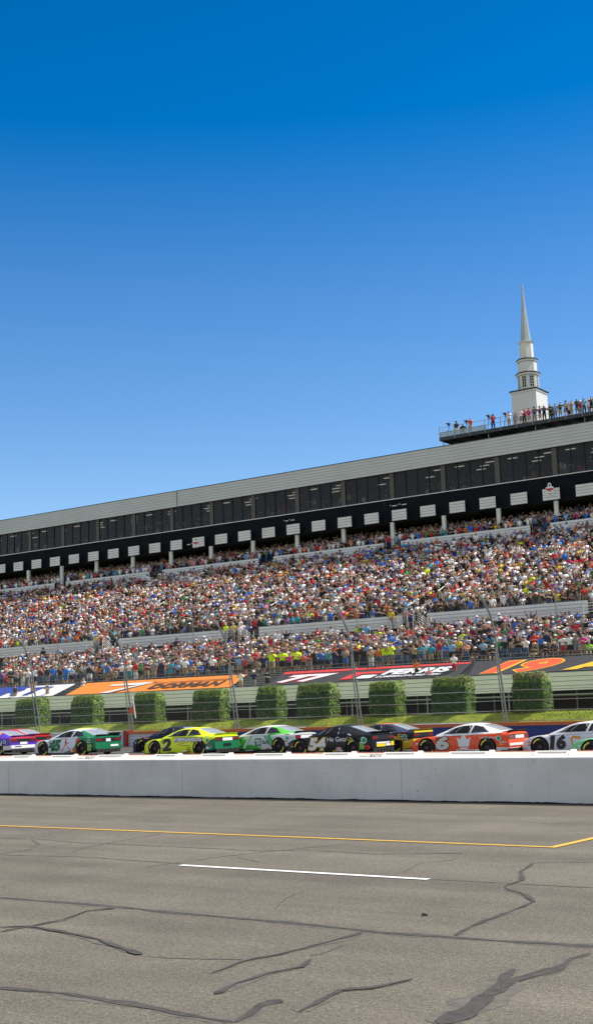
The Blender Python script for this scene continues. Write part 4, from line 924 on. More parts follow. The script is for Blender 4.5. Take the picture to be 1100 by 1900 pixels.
names_ = {846:'dark figure in pale trousers behind the deck rail, second tripod from left',858:'dark figure crouching on the deck beside the first camera operators',872:'camera operator in red shirt and khaki trousers on the roof deck',914:'camera operator in red top and dark jeans beside a tripod on deck',944:'camera operator in white shirt and khaki trousers left of steeple'}
for i, (px, sh, bo, bt, po, he) in enumerate(deck):
    back = i >= 19; Y = 123.75+(1.1 if back else random.random()*.3); X = W(px, 790-(px-820)*.15, Y=Y).x
    lab = names_.get(px) or 'deck watcher, %s top, %s %s, %s, %s from right on deck' % (sh, bo, bt, POSETXT[po], ORD(sum(1 for d in deck if d[0] > px)+1))
    person((X, Y, DZ+.005-(0 if po != 'sit' else .0)), .1+random.uniform(-.5,.5), sh, bo, bt, po, he, lab, 'people on the roof deck', 1.06)
def tripod(px, lab, cam_h=1.5):
    X = W(px, 790-(px-820)*.15, Y=123.7).x; r = empty('video_camera', (X, 123.75, DZ)); tag(r, lab, 'camera', 'tripod cameras on the roof deck')
    for k in range(3):
        a = 2.1*k+.5; mb = MB(); mb.tube([(.02*math.cos(a), .02*math.sin(a), cam_h-.15), (.42*math.cos(a), .42*math.sin(a)*.8, .01)], .022, 6, r1=.014); mb.build('tripod_leg', mat['darkmetal'], r)
    mb = MB(); mb.box(-.10,.10,-.22,.2,cam_h,cam_h+.2); mb.box(-.05,.05,-.1,.08,cam_h+.2,cam_h+.28); mb.box(-.06,.06,-.06,.06,cam_h-.15,cam_h); mb.build('camera_body', mat['camblack'], r)
    mb = MB(); mb.lathe([(.001,0),(.075,0),(.085,.28),(.07,.30),(.001,.3)], 12, Matrix.Translation((0,-.22,cam_h+.1)) @ Matrix.Rotation(R_(90), 4, 'X')); mb.build('lens', mat['camblack'], r, smooth=50)
tripod(832, 'unattended camera on a tripod at the left end of the deck'); tripod(865, 'camera on tripod in front of the operator in red and khaki', 1.45); tripod(906, 'camera on tripod left of the operator in dark jeans', 1.6); tripod(937, 'camera on tripod in front of the operator in white shirt', 1.5)

# ------------------------------------------------------------------ the rest of the crowd, one object
for k in range(26):
    X = -150.+k*.1
    while X < -18:
        X += random.uniform(.46, .74)
        if X < -118-k*1.3: continue
        if random.random() < (.05 if k < 24 else .30): continue
        if any(abs(X-g) < .45 for g in midgaps) and random.random() < .5: continue
        if k > 21 and any(abs(X-g) < 1.0 for g in upg) and random.random() < .5: continue
        p = dict(zip(('sh','bo','bt','po','he','h'), rnd())); p.update(X=X, Y=MY(k)+random.uniform(-.12,.12), Z=MZ(k)); others.append(p)
for k in range(6):
    X = -152.
    while X < -20:
        X += random.uniform(.44, .72 if k < 4 else 1.2)
        if k < 2 and any(abs(X-g) < .9 for g in upg) and random.random() < .6: continue
        p = dict(zip(('sh','bo','bt','po','he','h'), rnd())); p.update(X=X, Y=UY(k)+random.uniform(-.1,.1), Z=UZ(k)); others.append(p)
for i in range(170):   # guests standing and sitting behind the suite windows
    p = dict(zip(('sh','bo','bt','po','he','h'), rnd())); p.update(X=random.uniform(-145,-42), Y=124.1+random.random()**2*4, Z=25.9-(.55 if random.random() < .6 else 0)); others.append(p)
for g in midgaps:
    for _ in range(5):
        p = dict(zip(('sh','bo','bt','po','he','h'), rnd())); p.update(X=g+random.uniform(-.7,1.0), Y=random.uniform(100.0,101.5), Z=9.2); others.append(p)
V = []; LV = []; LS = []; FC = []; vb = 0; lb = 0
low = {}
for pz, (c0, p0, r0) in LOW.items():
    li = np.array([i for p in p0 for i in p], dtype=np.int64); ln = np.array([len(p) for p in p0]); st_ = np.concatenate(([0], np.cumsum(ln)[:-1])); low[pz] = (c0, li, ln, st_, r0)
for p in others:
    c0, li, ln, st_, r0 = low[p['po']]; a = .2+random.uniform(-.5,.5); h = p['h']; sx = h*random.uniform(.95,1.15)*random.choice((-1,1))
    ca, sa = math.cos(a), math.sin(a); x = c0[:,0]*sx; y = c0[:,1]*h*1.05; z = c0[:,2]*h
    V.append(np.stack([x*ca-y*sa+p['X'], x*sa+y*ca+p['Y'], z+p['Z']], 1))
    LV.append(li+vb); LS.append(st_+lb); vb += len(c0); lb += len(li)
    skin = random.choice(SKINS[:5] if random.random() < .93 else SKINS); sh = SHIRTS[p['sh']]; bo = BOT[p['bo']]; v = random.uniform(.8,1.15)
    if p['he'] == 'hair': hc = random.choice(HAIRS)
    else: hc = HATS[p['he'].rsplit(' ', 1)[0]]
    cm = {'shirt': tuple(c*v for c in sh), 'skin': skin, 'short': bo, 'knee': skin if p['bt'] == 'shorts' else bo, 'shin': skin if p['bt'] == 'shorts' else bo, 'shoe': (.2,.2,.2), 'hair': hc}
    FC.append(np.array([(*cm[r], 1) for r in r0], dtype=np.float32))
V = np.concatenate(V); LV = np.concatenate(LV); LS = np.concatenate(LS); FC = np.concatenate(FC)
cmsh = bpy.data.meshes.new('crowd'); cmsh.vertices.add(len(V)); cmsh.vertices.foreach_set('co', V.astype(np.float32).ravel())
cmsh.loops.add(len(LV)); cmsh.loops.foreach_set('vertex_index', LV.astype(np.int32)); cmsh.polygons.add(len(LS)); cmsh.polygons.foreach_set('loop_start', LS.astype(np.int32))
cmsh.update(calc_edges=True); cmsh.validate()
at = cmsh.attributes.new('Col', 'FLOAT_COLOR', 'FACE'); at.data.foreach_set('color', FC.ravel())
cmsh.polygons.foreach_set('use_smooth', np.ones(len(LS), dtype=bool))
m, nt, b = newmat('crowd cloth and skin'); an = nt.nodes.new('ShaderNodeAttribute'); an.attribute_name = 'Col'; lnk(nt, an.outputs['Color'], b.inputs['Base Color']); b.inputs['Roughness'].default_value = .8; b.inputs['Specular IOR Level'].default_value = .2
cmsh.materials.append(m); tag(link(bpy.data.objects.new('crowd', cmsh)), 'dense crowd of spectators filling the middle and upper tiers', 'crowd', kind='stuff')
print('CROWD', len(others), len(V))

# ------------------------------------------------------------------ stock cars
ST = [  # x, half width, bottom, shoulder z, centre z
 (2.46,.50,.16,.46,.50),(2.38,.74,.12,.55,.60),(2.22,.90,.10,.63,.68),(1.95,.985,.10,.72,.735),(1.62,1.0,.10,.785,.775),(1.30,1.0,.10,.80,.80),(1.0,.99,.10,.80,.835),(.70,.985,.10,.815,.86),(.2,.98,.10,.835,.88),(-.3,.98,.10,.85,.88),(-.8,.985,.10,.87,.90),(-1.15,.995,.10,.895,.92),(-1.5,1.0,.10,.905,.935),(-1.85,.995,.12,.91,.95),(-2.15,.985,.17,.915,.955),(-2.38,.965,.24,.905,.95),(-2.45,.95,.28,.885,.93)]
ST = [((-1.37+(a[0]+1.37)*.84) if a[0] < -1.37 else (1.42+(a[0]-1.42)*.90) if a[0] > 1.42 else a[0], *((a[1]-.03, *a[2:]) if a[0] < -2.2 else a[1:])) for a in ST]
RS = .172   # how far the tail moved in
def stv(x):
    for a, b in zip(ST[:-1], ST[1:]):
        if a[0] >= x >= b[0]:
            t = (a[0]-x)/(a[0]-b[0]); return [a[i]+(b[i]-a[i])*t for i in range(5)]
    return list(ST[0] if x > 0 else ST[-1])
def body_mesh():
    mb = MB(); rings = []
    for x, w_, zb, zs, zc in ST:
        half = [(0,zb),(w_-.12,zb),(w_-.03,zb+.03),(w_-.002,zb+.12),(w_,.40 if zs > .55 else (zb+zs)/2),(w_-.004,zs-.16),(w_-.03,zs-.07),(w_-.085,zs-.015),(w_*.72,zs+(zc-zs)*.45),(w_*.4,zc-.004),(0,zc)]
        full = [(y, z) for y, z in half]+[(-y, z) for y, z in reversed(half[1:-1])]
        rings.append([(x, y, z) for y, z in full])
    n = len(rings[0]); vs = [p for r in rings for p in r]; fs = []
    for i in range(len(rings)-1):
        for k in range(n): fs.append((i*n+k, (i+1)*n+k, (i+1)*n+(k+1) % n, i*n+(k+1) % n))
    fs += [tuple(range(n)), tuple(reversed([(len(rings)-1)*n+k for k in range(n)]))]
    mb.add(vs, fs, 0); me = mb.mesh('car_body', [mat['cloth'], mat['rubber']])
    import bmesh
    bm = bmesh.new(); bm.from_mesh(me); bmesh.ops.recalc_face_normals(bm, faces=bm.faces); bm.to_mesh(me); bm.free()
    ob_ = bpy.data.objects.new('b', me); COL.objects.link(ob_); cut = []
    for x in (1.42, -1.37):
        for s in (-1, 1):
            mc = MB(); mc.lathe([(.400,-.25),(.400,.25)], 28, Matrix.Translation((x, s*.90, .36)) @ Matrix.Rotation(R_(90), 4, 'X'), 0, close=True)
            cm_ = mc.mesh('c', [mat['rubber']]); bm = bmesh.new(); bm.from_mesh(cm_); bmesh.ops.recalc_face_normals(bm, faces=bm.faces); bm.to_mesh(cm_); bm.free()
            c = bpy.data.objects.new('c', cm_); COL.objects.link(c); cut.append(c)
            md = ob_.modifiers.new('bo', 'BOOLEAN'); md.operation = 'DIFFERENCE'; md.object = c; md.solver = 'EXACT'; md.material_mode = 'TRANSFER'
    dg = bpy.context.evaluated_depsgraph_get(); dg.update(); out = bpy.data.meshes.new_from_object(ob_.evaluated_get(dg))
    bpy.data.objects.remove(ob_)
    for c in cut: bpy.data.objects.remove(c)
    out.polygons.foreach_set('use_smooth', [True]*len(out.polygons)); out.set_sharp_from_angle(angle=R_(32)); out.name = 'car_body'; return out
GH = [(1.02,.86,.845,.84),(.62,1.02,.74,.86),(.22,1.175,.655,.87),(-.05,1.245,.62,.88),(-.35,1.275,.605,.88),(-.75,1.272,.605,.90),(-1.05,1.22,.61,.92),(-1.45,1.10,.63,.925),(-1.90,.955,.66,.93)]   # x, roof z, roof half width, belt z
def ghv(x):
    for a, b in zip(GH[:-1], GH[1:]):
        if a[0] >= x >= b[0]:
            t = (a[0]-x)/(a[0]-b[0]); return [a[i]+(b[i]-a[i])*t for i in range(4)]
    return list(GH[0] if x > 0 else GH[-1])
def side_pt(x, z, off=0, s=1):
    _, zt, wt, zb = ghv(x); zb -= .05; t = max(0, min(1, (z-zb)/max(.01, zt-.015-zb))); y = .925+(wt-.925)*(t**1.25); return (x, s*(y+off), z+off*.4)
def cabin_mesh(m):
    mb = MB(); rings = []
    for x, zt, wt, zb in GH:
        half = [(.925, zb-.05)]+[(side_pt(x, zb-.05+(zt-.015-zb+.05)*t)[1], zb-.05+(zt-.015-zb+.05)*t) for t in (.25,.5,.75,.93)]+[(wt-.03, zt), (wt*.5, zt+.022), (0, zt+.028)]
        rings.append([(x, y, z) for y, z in half]+[(x, -y, z) for y, z in reversed(half[:-1])])
    n = len(rings[0]); fs = []
    for i in range(len(rings)-1):
        for k in range(n-1): fs.append((i*n+k, i*n+k+1, (i+1)*n+k+1, (i+1)*n+k))
    mb.add([p for r in rings for p in r], fs); return mb.mesh('cabin', m, 40)
def top_pt(x, v, off=.006):   # v -1..1 across the roof surface
    _, zt, wt, _z = ghv(x); y = v*(wt-.03); z = zt+.028-(.028)*(abs(v)**2); return (x, y, z+off)
def gridm(fn, us, vs_, flip=False):
    mb = MB(); P = [[fn(u, v) for v in vs_] for u in us]; n = len(vs_); fs = []
    for i in range(len(us)-1):
        for k in range(n-1):
            q_ = (i*n+k, i*n+k+1, (i+1)*n+k+1, (i+1)*n+k); fs.append(q_ if not flip else tuple(reversed(q_)))
    mb.add([p for r in P for p in r], fs); return mb
LIN = lambda a, b, n: [a+(b-a)*i/n for i in range(n+1)]
def wtop(x): return ghv(x)[1]-.055
BODY = body_mesh()
WS = gridm(lambda x, v: top_pt(x, v*.97), LIN(.93, .10, 6), LIN(-1, 1, 8)).mesh('windshield', mat['carglass'], 40)
RW = gridm(lambda x, v: top_pt(x, v*.92), LIN(-.98, -1.82, 6), LIN(-1, 1, 8)).mesh('rear_window', mat['rearglass'], 40)
rl_ = MB()
for v in (-.45,-.15,.15,.45): 
    for a, b in zip(LIN(-1.0,-1.8,6)[:-1], LIN(-1.0,-1.8,6)[1:]): rl_.add([top_pt(a, v-.012, .012), top_pt(a, v+.012, .012), top_pt(b, v+.012, .012), top_pt(b, v-.012, .012)], [(0,1,2,3)])
RBAR = rl_.mesh('window_brace', mat['rubber'])
def sidewin(x0, x1, s, name, m, zl=.035, lo0=None, slant0=0, slant1=0):
    def fn(u, v):
        xb = x0+(x1-x0)*u; zb = ghv(xb)[3]+zl; xx = xb+(slant0*(1-u)+slant1*u)*v; zt = max(zb+.004, wtop(xx)); return side_pt(xx, zb+(zt-zb)*v, .007, s)
    return gridm(fn, LIN(0,1,10), LIN(0,1,5), s > 0).mesh(name, m, 40)
m_vent = glassmat('smoky side glass',1.,(.03,.035,.045),.15); m_quar = glassmat('quarter glass',1.,(.015,.018,.03),.12)
for m_ in (m_vent, m_quar): m_.node_tree.nodes['Principled BSDF'].inputs['Specular IOR Level'].default_value = .3
SWIN = {s: (sidewin(.78,.42,s,'vent_window',m_vent,slant0=-.42,slant1=-.20), sidewin(.40,-.50,s,'side_window',mat['carglass'],slant0=-.20,slant1=-.10), sidewin(-.60,-1.42,s,'quarter_window',m_quar,slant0=-.08,slant1=.32)) for s in (-1,1)}
mb = MB(); mb.lathe([(.20,-.14),(.30,-.148),(.335,-.13),(.352,-.09),(.352,.09),(.335,.13),(.30,.148),(.235,.150),(.235,.02),(.20,.02)], 32); TY = mb.mesh('tyre', mat['rubber'], 40)
mb = MB(); mb.lathe([(.237,-.1),(.237,.135),(.215,.14),(.205,.05),(.08,.03),(.06,.10),(.001,.10)], 28)
for k in range(10):
    a = k*math.pi/5; Mr = Matrix.Rotation(a, 4, 'Z'); mb.obox(Mr @ Matrix.Translation((.14,0,.085)), .15, .028, .04)
RIM = mb.mesh('rim', M_('dark alloy rim', (.045,.045,.05), .35, .7), 40)
mb = MB(); mb.lathe([(.001,.125),(.028,.125),(.03,.10)], 10); NUT = mb.mesh('wheel_nut', M_('red wheel nut', (.55,.09,.05), .4, .3), 40)
mb = MB()
for a in (.35, .35+math.pi): mb.lathe([(.262,.1512),(.325,.1475)], 10, None, 0, a0=a, a1=a+1.15)
TML = mb.mesh('tyre_marking', M_('yellow tyre print', (.62,.58,.08), .6))
mb = MB()
mb.add([(2.28,-.80,.06),(2.42,0,.06),(2.28,.80,.06),(1.95,.95,.06),(1.88,.95,.06),(1.88,-.95,.06),(1.95,-.95,.06)]+[(2.28,-.80,.11),(2.42,0,.11),(2.28,.80,.11),(1.95,.95,.11),(1.88,.95,.11),(1.88,-.95,.11),(1.95,-.95,.11)], [tuple(reversed(range(7))), tuple(range(7,14))]+[(i,(i+1)%7,7+(i+1)%7,7+i) for i in range(7)])
SPL = mb.mesh('front_splitter', mat['rubber'])
mb = MB(); mb.box(-.92,.96,-1.0,-.96,.055,.10); mb.box(-.92,.96,.96,1.0,.055,.10); SKT = mb.mesh('side_skirt', mat['rubber'])
mb = MB(); mb.box(-2.475+RS,-2.20,-.84,.84,.12,.30)
for y in (-.5,-.25,0,.25,.5): mb.box(-2.51+RS,-2.478+RS,y-.012,y+.012,.12,.24)
DIF = mb.mesh('diffuser', mat['rubber'])
def spoiler(m):
    mb = MB(); mb.add([(x+RS, y, z) for x, y, z in [(-2.34,-.84,.93),(-2.34,.84,.93),(-2.46,.84,1.02),(-2.46,-.84,1.02),(-2.37,-.84,.93),(-2.37,.84,.93),(-2.49,.84,1.02),(-2.49,-.84,1.02)]], [(0,1,2,3),(7,6,5,4),(0,4,5,1),(1,5,6,2),(2,6,7,3),(3,7,4,0)]); return mb.mesh('spoiler', m)
m_tail = M_('red tail lamp', (.22,.010,.012), .25, coat=.3); m_tail2 = M_('dark lamp surround', (.02,.02,.022), .3)
mb = MB(); mb.box(-2.462+RS,-2.455+RS,.46,.86,.70,.80); TL = {1: mb.mesh('tail_lamp', m_tail)}; mb = MB(); mb.box(-2.462+RS,-2.455+RS,-.86,-.46,.70,.80); TL[-1] = mb.mesh('tail_lamp', m_tail)
mb = MB(); mb.box(-2.458+RS,-2.446+RS,-.89,.89,.66,.84); TLB = mb.mesh('tail_panel', m_tail2)
mb = MB()
for s in (-1, 1): mb.add([(2.22,s*.62,.50),(2.12,s*.90,.54),(2.10,s*.90,.60),(2.21,s*.66,.575)], [(0,1,2,3) if s > 0 else (3,2,1,0)])
m_head = M_('head lamp decal', (.16,.17,.18), .2, coat=.6); HL = mb.mesh('headlight', m_head)
m_ring = M_('pale ring decal', (.55,.78,.66), .4); m_grn = M_('green disc decal', (.02,.30,.14), .4); m_wd = M_('white decal', (.78,.78,.78), .35); m_bd = M_('black decal', (.015,.015,.018), .35); m_rd = M_('red decal', (.60,.03,.04), .35); m_yd = M_('yellow decal', (.80,.62,.03), .35); m_lg = M_('lime decal', (.22,.62,.06), .4); m_gd = M_('dark green decal', (.01,.14,.06), .35); m_od = M_('orange decal', (.78,.30,.03), .35); m_gold = M_('gold decal', (.70,.50,.06), .35)
m_bars = M_('pale window bars', (.30,.31,.33), .5)
SM = Matrix(((-1,0,0,0),(0,0,1,0),(0,1,0,0),(0,0,0,1)))   # decal plane: u -> -x, v -> z, normal -> +y
def side_y(x): return stv(x)[1]
def decal_poly(par, name, m, polys, x0, z0, h=.004):
    mb = MB()
    for P in polys:
        vs = []
        for u, v in P: X_ = x0-u; vs.append((X_, side_y(X_)+h+.002, z0+v))
        mb.add(vs, [tuple(range(len(vs)))])
    return mb.build(name, m, par)
def decal_text(par, name, m, txt, x0, z0, w_, h, bold=.04, shear=.15, off=.006):
    me = textmesh(txt, name, m, w_=w_, h=h, bold=bold, shear=shear); a = np.zeros(len(me.vertices)*3); me.vertices.foreach_get('co', a); a = a.reshape(-1, 3)
    for i in range(len(a)): X_ = x0-a[i][0]; a[i] = (X_, side_y(max(-2.2, X_))+off, z0+a[i][1])
    me.vertices.foreach_set('co', a.ravel()); me.update(); return link(bpy.data.objects.new(name, me), par)
def disc(r, cx, cz, n=16): return [(cx+r*math.cos(2*math.pi*k/n), cz+r*math.sin(2*math.pi*k/n)) for k in range(n)]
def rect(a, b, c, d): return [(a, b), (c, b), (c, d), (a, d)]
def car(xw, ynear, label, paint, roofpaint=None, spoilm=None, rearpolys=(), rimm=None):
    """xw: world x of the rear axle"""
    r = empty('stock_car', (xw-1.37, ynear+1.0, ztrack(xw)), math.pi); tag(r, label, 'race car', 'stock cars racing past in a pack')
    me = BODY.copy(); me.materials[0] = paint; b = link(bpy.data.objects.new('body', me), r)
    c = link(bpy.data.objects.new('cabin', cabin_mesh(roofpaint or paint)), r)
    link(bpy.data.objects.new('windshield', WS), r); rw = link(bpy.data.objects.new('rear_window', RW), r); link(bpy.data.objects.new('window_brace', RBAR), rw)
    for s in (-1, 1):
        for me_ in SWIN[s]: link(bpy.data.objects.new(me_.name.split('.')[0], me_), r)
        link(bpy.data.objects.new('tail_lamp', TL[s]), r)
        for x in (1.42, -1.37):
            wh = link(bpy.data.objects.new('wheel', TY), r); wh.location = (x, s*.845, .352); wh.rotation_euler = (R_(-90 if s > 0 else 90), 0, 0)
            tilt = random.random()*6.28
            for nm, mm in (('rim', RIM), ('wheel_nut', NUT), ('tyre_marking', TML)):
                q_ = link(bpy.data.objects.new(nm, mm), wh); q_.rotation_euler = (0, 0, tilt if nm != 'tyre_marking' else random.random()*.6+1.0)
    for nm, mm in (('front_splitter', SPL), ('side_skirt', SKT), ('diffuser', DIF), ('tail_panel', TLB), ('headlight', HL), ('spoiler', spoiler(spoilm or mat['rubber']))): link(bpy.data.objects.new(nm, mm), r)
    for m_, y0, y1, z0, z1 in rearpolys:
        mb = MB(); mb.box(-2.472+RS,-2.464+RS,y0*.93,y1*.93,z0,z1); mb.build('rear_decal', m_, r)
    decal_poly(r, 'round_sticker', m_ring, [disc(.105, 0, 0)], -1.88, .70); decal_poly(r, 'round_sticker', m_grn, [disc(.075, 0, 0)], -1.88, .70, .008)
    decal_poly(r, 'contingency_decal', m_bd, [rect(0,0,.14,.03), rect(.02,.05,.12,.08), rect(0,.10,.14,.13)], .98, .60)
    for s in (-1, 1):
        mb = MB()
        for (xa, za, xb_, zb_), w__ in (((.50,.93,.20,1.10),.018), ((.12,.95,-.12,1.18),.012), ((-.545,.93,-.50,1.20),.03), ((-.75,.97,-1.15,1.06),.014)):
            A_ = side_pt(xa, za, .012, s); B_ = side_pt(xb_, zb_, .012, s)
            mb.add([(A_[0]-w__, A_[1], A_[2]), (A_[0]+w__, A_[1], A_[2]), (B_[0]+w__, B_[1], B_[2]), (B_[0]-w__, B_[1], B_[2])], [(0,1,2,3)])
        mb.build('window_bar', m_bars, r)
    rc = random.Random(int(abs(xw)*100)); cs = [m_wd, m_bd, m_rd, m_yd, m_wd, m_bd]
    for x_, z_, w_, h_ in [(.98,.40,.12,.035),(.98,.34,.13,.03),(.96,.47,.11,.04),(-.30,.20,.30,.035),(-.62,.20,.22,.04),(.62,.15,.5,.03),(-.10,.145,.6,.025),(-1.72,.54,.16,.05),(-1.90,.44,.18,.045),(-1.78,.86,.22,.03),(1.92,.50,.10,.05),(1.92,.40,.10,.04)]:
        decal_poly(r, 'sponsor_decal', rc.choice(cs), [rect(0,0,w_,h_)], x_, z_, .0035)
    decal_poly(r, 'panel_seam', m_bd, [rect(0,0,.012,.66), rect(1.62,0,1.632,.30)], .84, .14, .002)
    return r
def P_(n, base, *rules, **k): return M_paint(n, base, rules, **k)
pl = lambda a, c, d: (a, 0, c, d)
XW = lambda px, Y: W(px, 1388, Y=Y-.0).x
YA, YB = 45.5, 48.6
GRN = (.008,.16,.065)
# car 2 (yellow)
c2 = car(XW(369,YA), YA, 'yellow stock car numbered 2 with green rear bumper', P_('yellow green race paint', (.74,.88,.01), (GRN, [pl(-1,0,-1.55), pl(-.35,-1,.0)]), (BLACKC, [pl(-1,0,-1.2), pl(0,-1,.24)])), spoilm=M_('yellow spoiler', (.74,.88,.01), .35), rearpolys=[(m_wd,-.4,.4,.66,.80),(m_bd,-.3,.3,.42,.54)])
decal_text(c2, 'door_number', m_bd, '2', .92, .22, .56, .60, .06, .12)
decal_text(c2, 'side_lettering', m_bd, 'MENARDS', .20, .63, 1.80, .24, .11, .15, .005); decal_text(c2, 'side_lettering', m_wd, 'MENARDS', .17, .655, 1.74, .19, .055, .15, .009)
decal_poly(c2, 'small_sponsor', m_bd, [rect(.0,.0,.36,.025), rect(0,.09,.30,.12), rect(.05,.17,.3,.2), rect(-.35,.28,.25,.30)], -.55, .18); decal_poly(c2, 'small_sponsor', m_rd, [[(.0,.0),(.5,.09),(.5,.11),(0,.03)]], .0, .50)
decal_text(c2, 'oval_sticker', m_wd, '\u2022', -1.78, .30, .34, .16, 0, .5)
# car 45
g45 = P_('white and green race paint', (.66,.70,.72), (GRN, [pl(-1,-.55,-.60)]), (BLACKC, [pl(-1,0,-1.68), pl(1,0,2.14), pl(0,-1,.60)]), ((.50,.03,.03), [pl(-1,0,-.95), pl(1,0,1.25), pl(0,1,-.62), pl(0,-1,.84)]), ((.6,.10,.02), [pl(-1,0,-.72), pl(1,0,.98), pl(0,-1,.36)]), (BLACKC, [pl(-1,0,-2.3), pl(0,-1,.30)]))
c45 = car(XW(151,YA), YA, 'white and green stock car numbered 45 with red figure emblem', g45, P_('white green roof paint', (.7,.72,.74), (GRN, [pl(-1,0,-1.0)])), rearpolys=[(m_wd,-.15,.2,.66,.80),(m_wd,-.75,-.15,.40,.50)])
decal_text(c45, 'door_number', m_gd, '45', 1.02, .22, .92, .60, .08, .22)
decal_poly(c45, 'figure_emblem', m_rd, [disc(.035,.02,.58,10), [(-.03,.55),(.06,.52),(.05,.32),(-.05,.30)], [(.0,.52),(.03,.55),(-.0,.74),(-.03,.74)], [(-.05,.32),(.0,.34),(-.22,.04),(-.30,.02)], [(.0,.34),(.06,.30),(.36,.10),(.33,.04)], [(.05,.50),(.04,.46),(.20,.36),(.24,.40)], disc(.03,-.01,.77,8), [(-.30,.02),(-.36,.06),(-.30,.08)]], -.22, .20)
decal_poly(c45, 'claw_mark', m_lg, [[(0,.36),(.07,.34),(.07,.0),(.035,.04),(.0,.0)], [(.09,.36),(.15,.34),(.15,-.02),(.12,.05),(.09,.0)], [(.17,.36),(.24,.34),(.24,.02),(.2,.05),(.17,.0)]], -1.79, .20)
# car 54
c54 = car(XW(655,YA), YA, 'black stock car numbered 54 with yellow edged white numerals', P_('black race paint', (.008,.008,.009), ((.45,.48,.52), [pl(-1,0,-1.70), pl(0,-1,.17), pl(0,1,-.13)])), P_('black cabin paint', (.008,.008,.009), ((.7,.6,.05), [pl(0,1,-1.285), pl(1,0,.3)]), ((.55,.56,.57), [pl(.5,-1,1.50), pl(-.5,1,-1.44), pl(-1,0,-.85)])), rearpolys=[(m_wd,-.55,.62,.50,.56),(m_yd,-.15,.62,.36,.49),(m_yd,-.92,-.65,.38,.56),(m_wd,-.6,-.2,.38,.48)])
decal_text(c54, 'door_number', m_gold, '54', 1.02, .22, .98, .60, .09, .18, .005); decal_text(c54, 'door_number', m_wd, '54', .97, .26, .90, .52, .045, .18, .009)
decal_text(c54, 'side_lettering', m_wd, 'He Gets', -.02, .62, 1.0, .20, .01, 0); decal_text(c54, 'side_lettering', m_gold, 'Us.', -1.08, .64, .34, .17, .01, 0)
decal_poly(c54, 'round_sticker', m_ring, [disc(.14,0,0)], -1.93, .655, .010); decal_poly(c54, 'round_sticker', m_grn, [disc(.10,0,0)], -1.93, .655, .014)
decal_poly(c54, 'pink_sticker', M_('pink decal', (.55,.32,.34), .4), [[(x*1.9, y) for x, y in disc(.085,0,0,12)]], -.62, .30)
decal_poly(c54, 'claw_mark', m_lg, [[(0,.28),(.06,.27),(.06,.0),(.03,.04),(.0,.0)], [(.08,.28),(.13,.27),(.13,-.02),(.10,.05),(.08,.0)], [(.15,.28),(.21,.27),(.21,.02),(.18,.05),(.15,.0)]], -1.70, .26)
decal_poly(c54, 'red_sticker', m_rd, [[(x*1.7, y) for x, y in disc(.09,0,0,12)]], -2.06, .36)
# car 6
WH = (.68,.68,.68)
c6 = car(XW(904,YA), YA, 'orange red stock car numbered 6 with white crown emblem', P_('orange red race paint', (.80,.085,.015), (WH, [pl(-1,0,-1.66), pl(.3,-1,1.0), pl(0,-1,.35)]), (BLACKC, [pl(-1,0,-1.95), pl(0,-1,.24)])), P_('white roof paint', (.70,.71,.72)), rearpolys=[(m_wd,-.5,.35,.68,.80),(m_wd,-.93,.93,.40,.50)])
m_cr = M_('cream decal', (.62,.60,.52), .4)
decal_text(c6, 'door_number', m_bd, '6', 1.03, .22, .70, .64, .10, .12, .005); decal_text(c6, 'door_number', m_cr, '6', .99, .26, .62, .56, .055, .12, .010)
decal_poly(c6, 'crown_emblem', m_wd, [[(.1,.22),(.56,.22),(.60,.42),(.66,.60),(.50,.50),(.40,.64),(.33,.68),(.26,.64),(.16,.50),(.0,.60),(.06,.42)], rect(.14,.12,.52,.18)], .02, .17)
decal_poly(c6, 'sill_strip', m_wd, [rect(-.05,0,1.0,.14)], .0, .13); decal_text(c6, 'sill_lettering', m_bd, 'OIIOI', .0, .15, .8, .10, .02, .1, .012)
decal_text(c6, 'side_lettering', m_wd, 'CASTLE GROUNDS', -1.02, .70, .95, .07, .03, .1); decal_text(c6, 'side_lettering', m_wd, 'Castrol', -1.9, .52, .3, .07, .02, .1)
# car 16
c16 = car(XW(1001,46.3)+2.79, 46.3, 'white stock car numbered 16 with orange roof shaped emblem', P_('white race paint', (.66,.66,.70), ((.65,.30,.03), [pl(-.22,-1,.20)])), spoilm=M_('white spoiler', WH, .4))
decal_text(c16, 'door_number', m_bd, '16', 1.0, .24, .70, .58, .07, .14)
decal_poly(c16, 'roof_emblem', m_od, [[(0,.40),(.12,.52),(.40,.50),(.46,.42),(.40,.40),(.16,.42),(.08,.42),(.13,.02),(.08,.02),(.02,.36)]], .12, .25); decal_poly(c16, 'small_sponsor', m_bd, [rect(.2,.24,.36,.27), rect(.2,.06,.36,.10)], .12, .25)
# car 7
c7 = car(XW(516.5,YB-.9), YB-.9, 'white and green stock car numbered 7 beside the black car', P_('white lime race paint', (.62,.66,.64), ((.06,.45,.06), [pl(1,.75,-.80)]), ((.06,.45,.06), [pl(-.0,-1,.42), pl(.25,-1,.36)]), ((.02,.10,.05), [pl(0,-1,.22)]), ((.04,.36,.10), [pl(-1,.9,-1.35), pl(1,-.9,1.62)]), ((.01,.07,.04), [pl(-1,.9,-1.22), pl(1,-.9,1.30)]), (BLACKC, [pl(-1,0,-1.7), pl(0,-1,.34)])), P_('white green cabin paint', (.66,.68,.66), ((.10,.5,.05), [pl(-1,0,-.75), pl(0,-1,1.24)])), rearpolys=[(m_wd,-.5,.5,.66,.82)])
decal_text(c7, 'door_number', m_wd, '7', .74, .22, .46, .58, .05, .28); decal_poly(c7, 'green_box', m_gd, [rect(0,0,.36,.36)], .02, .36, .002)
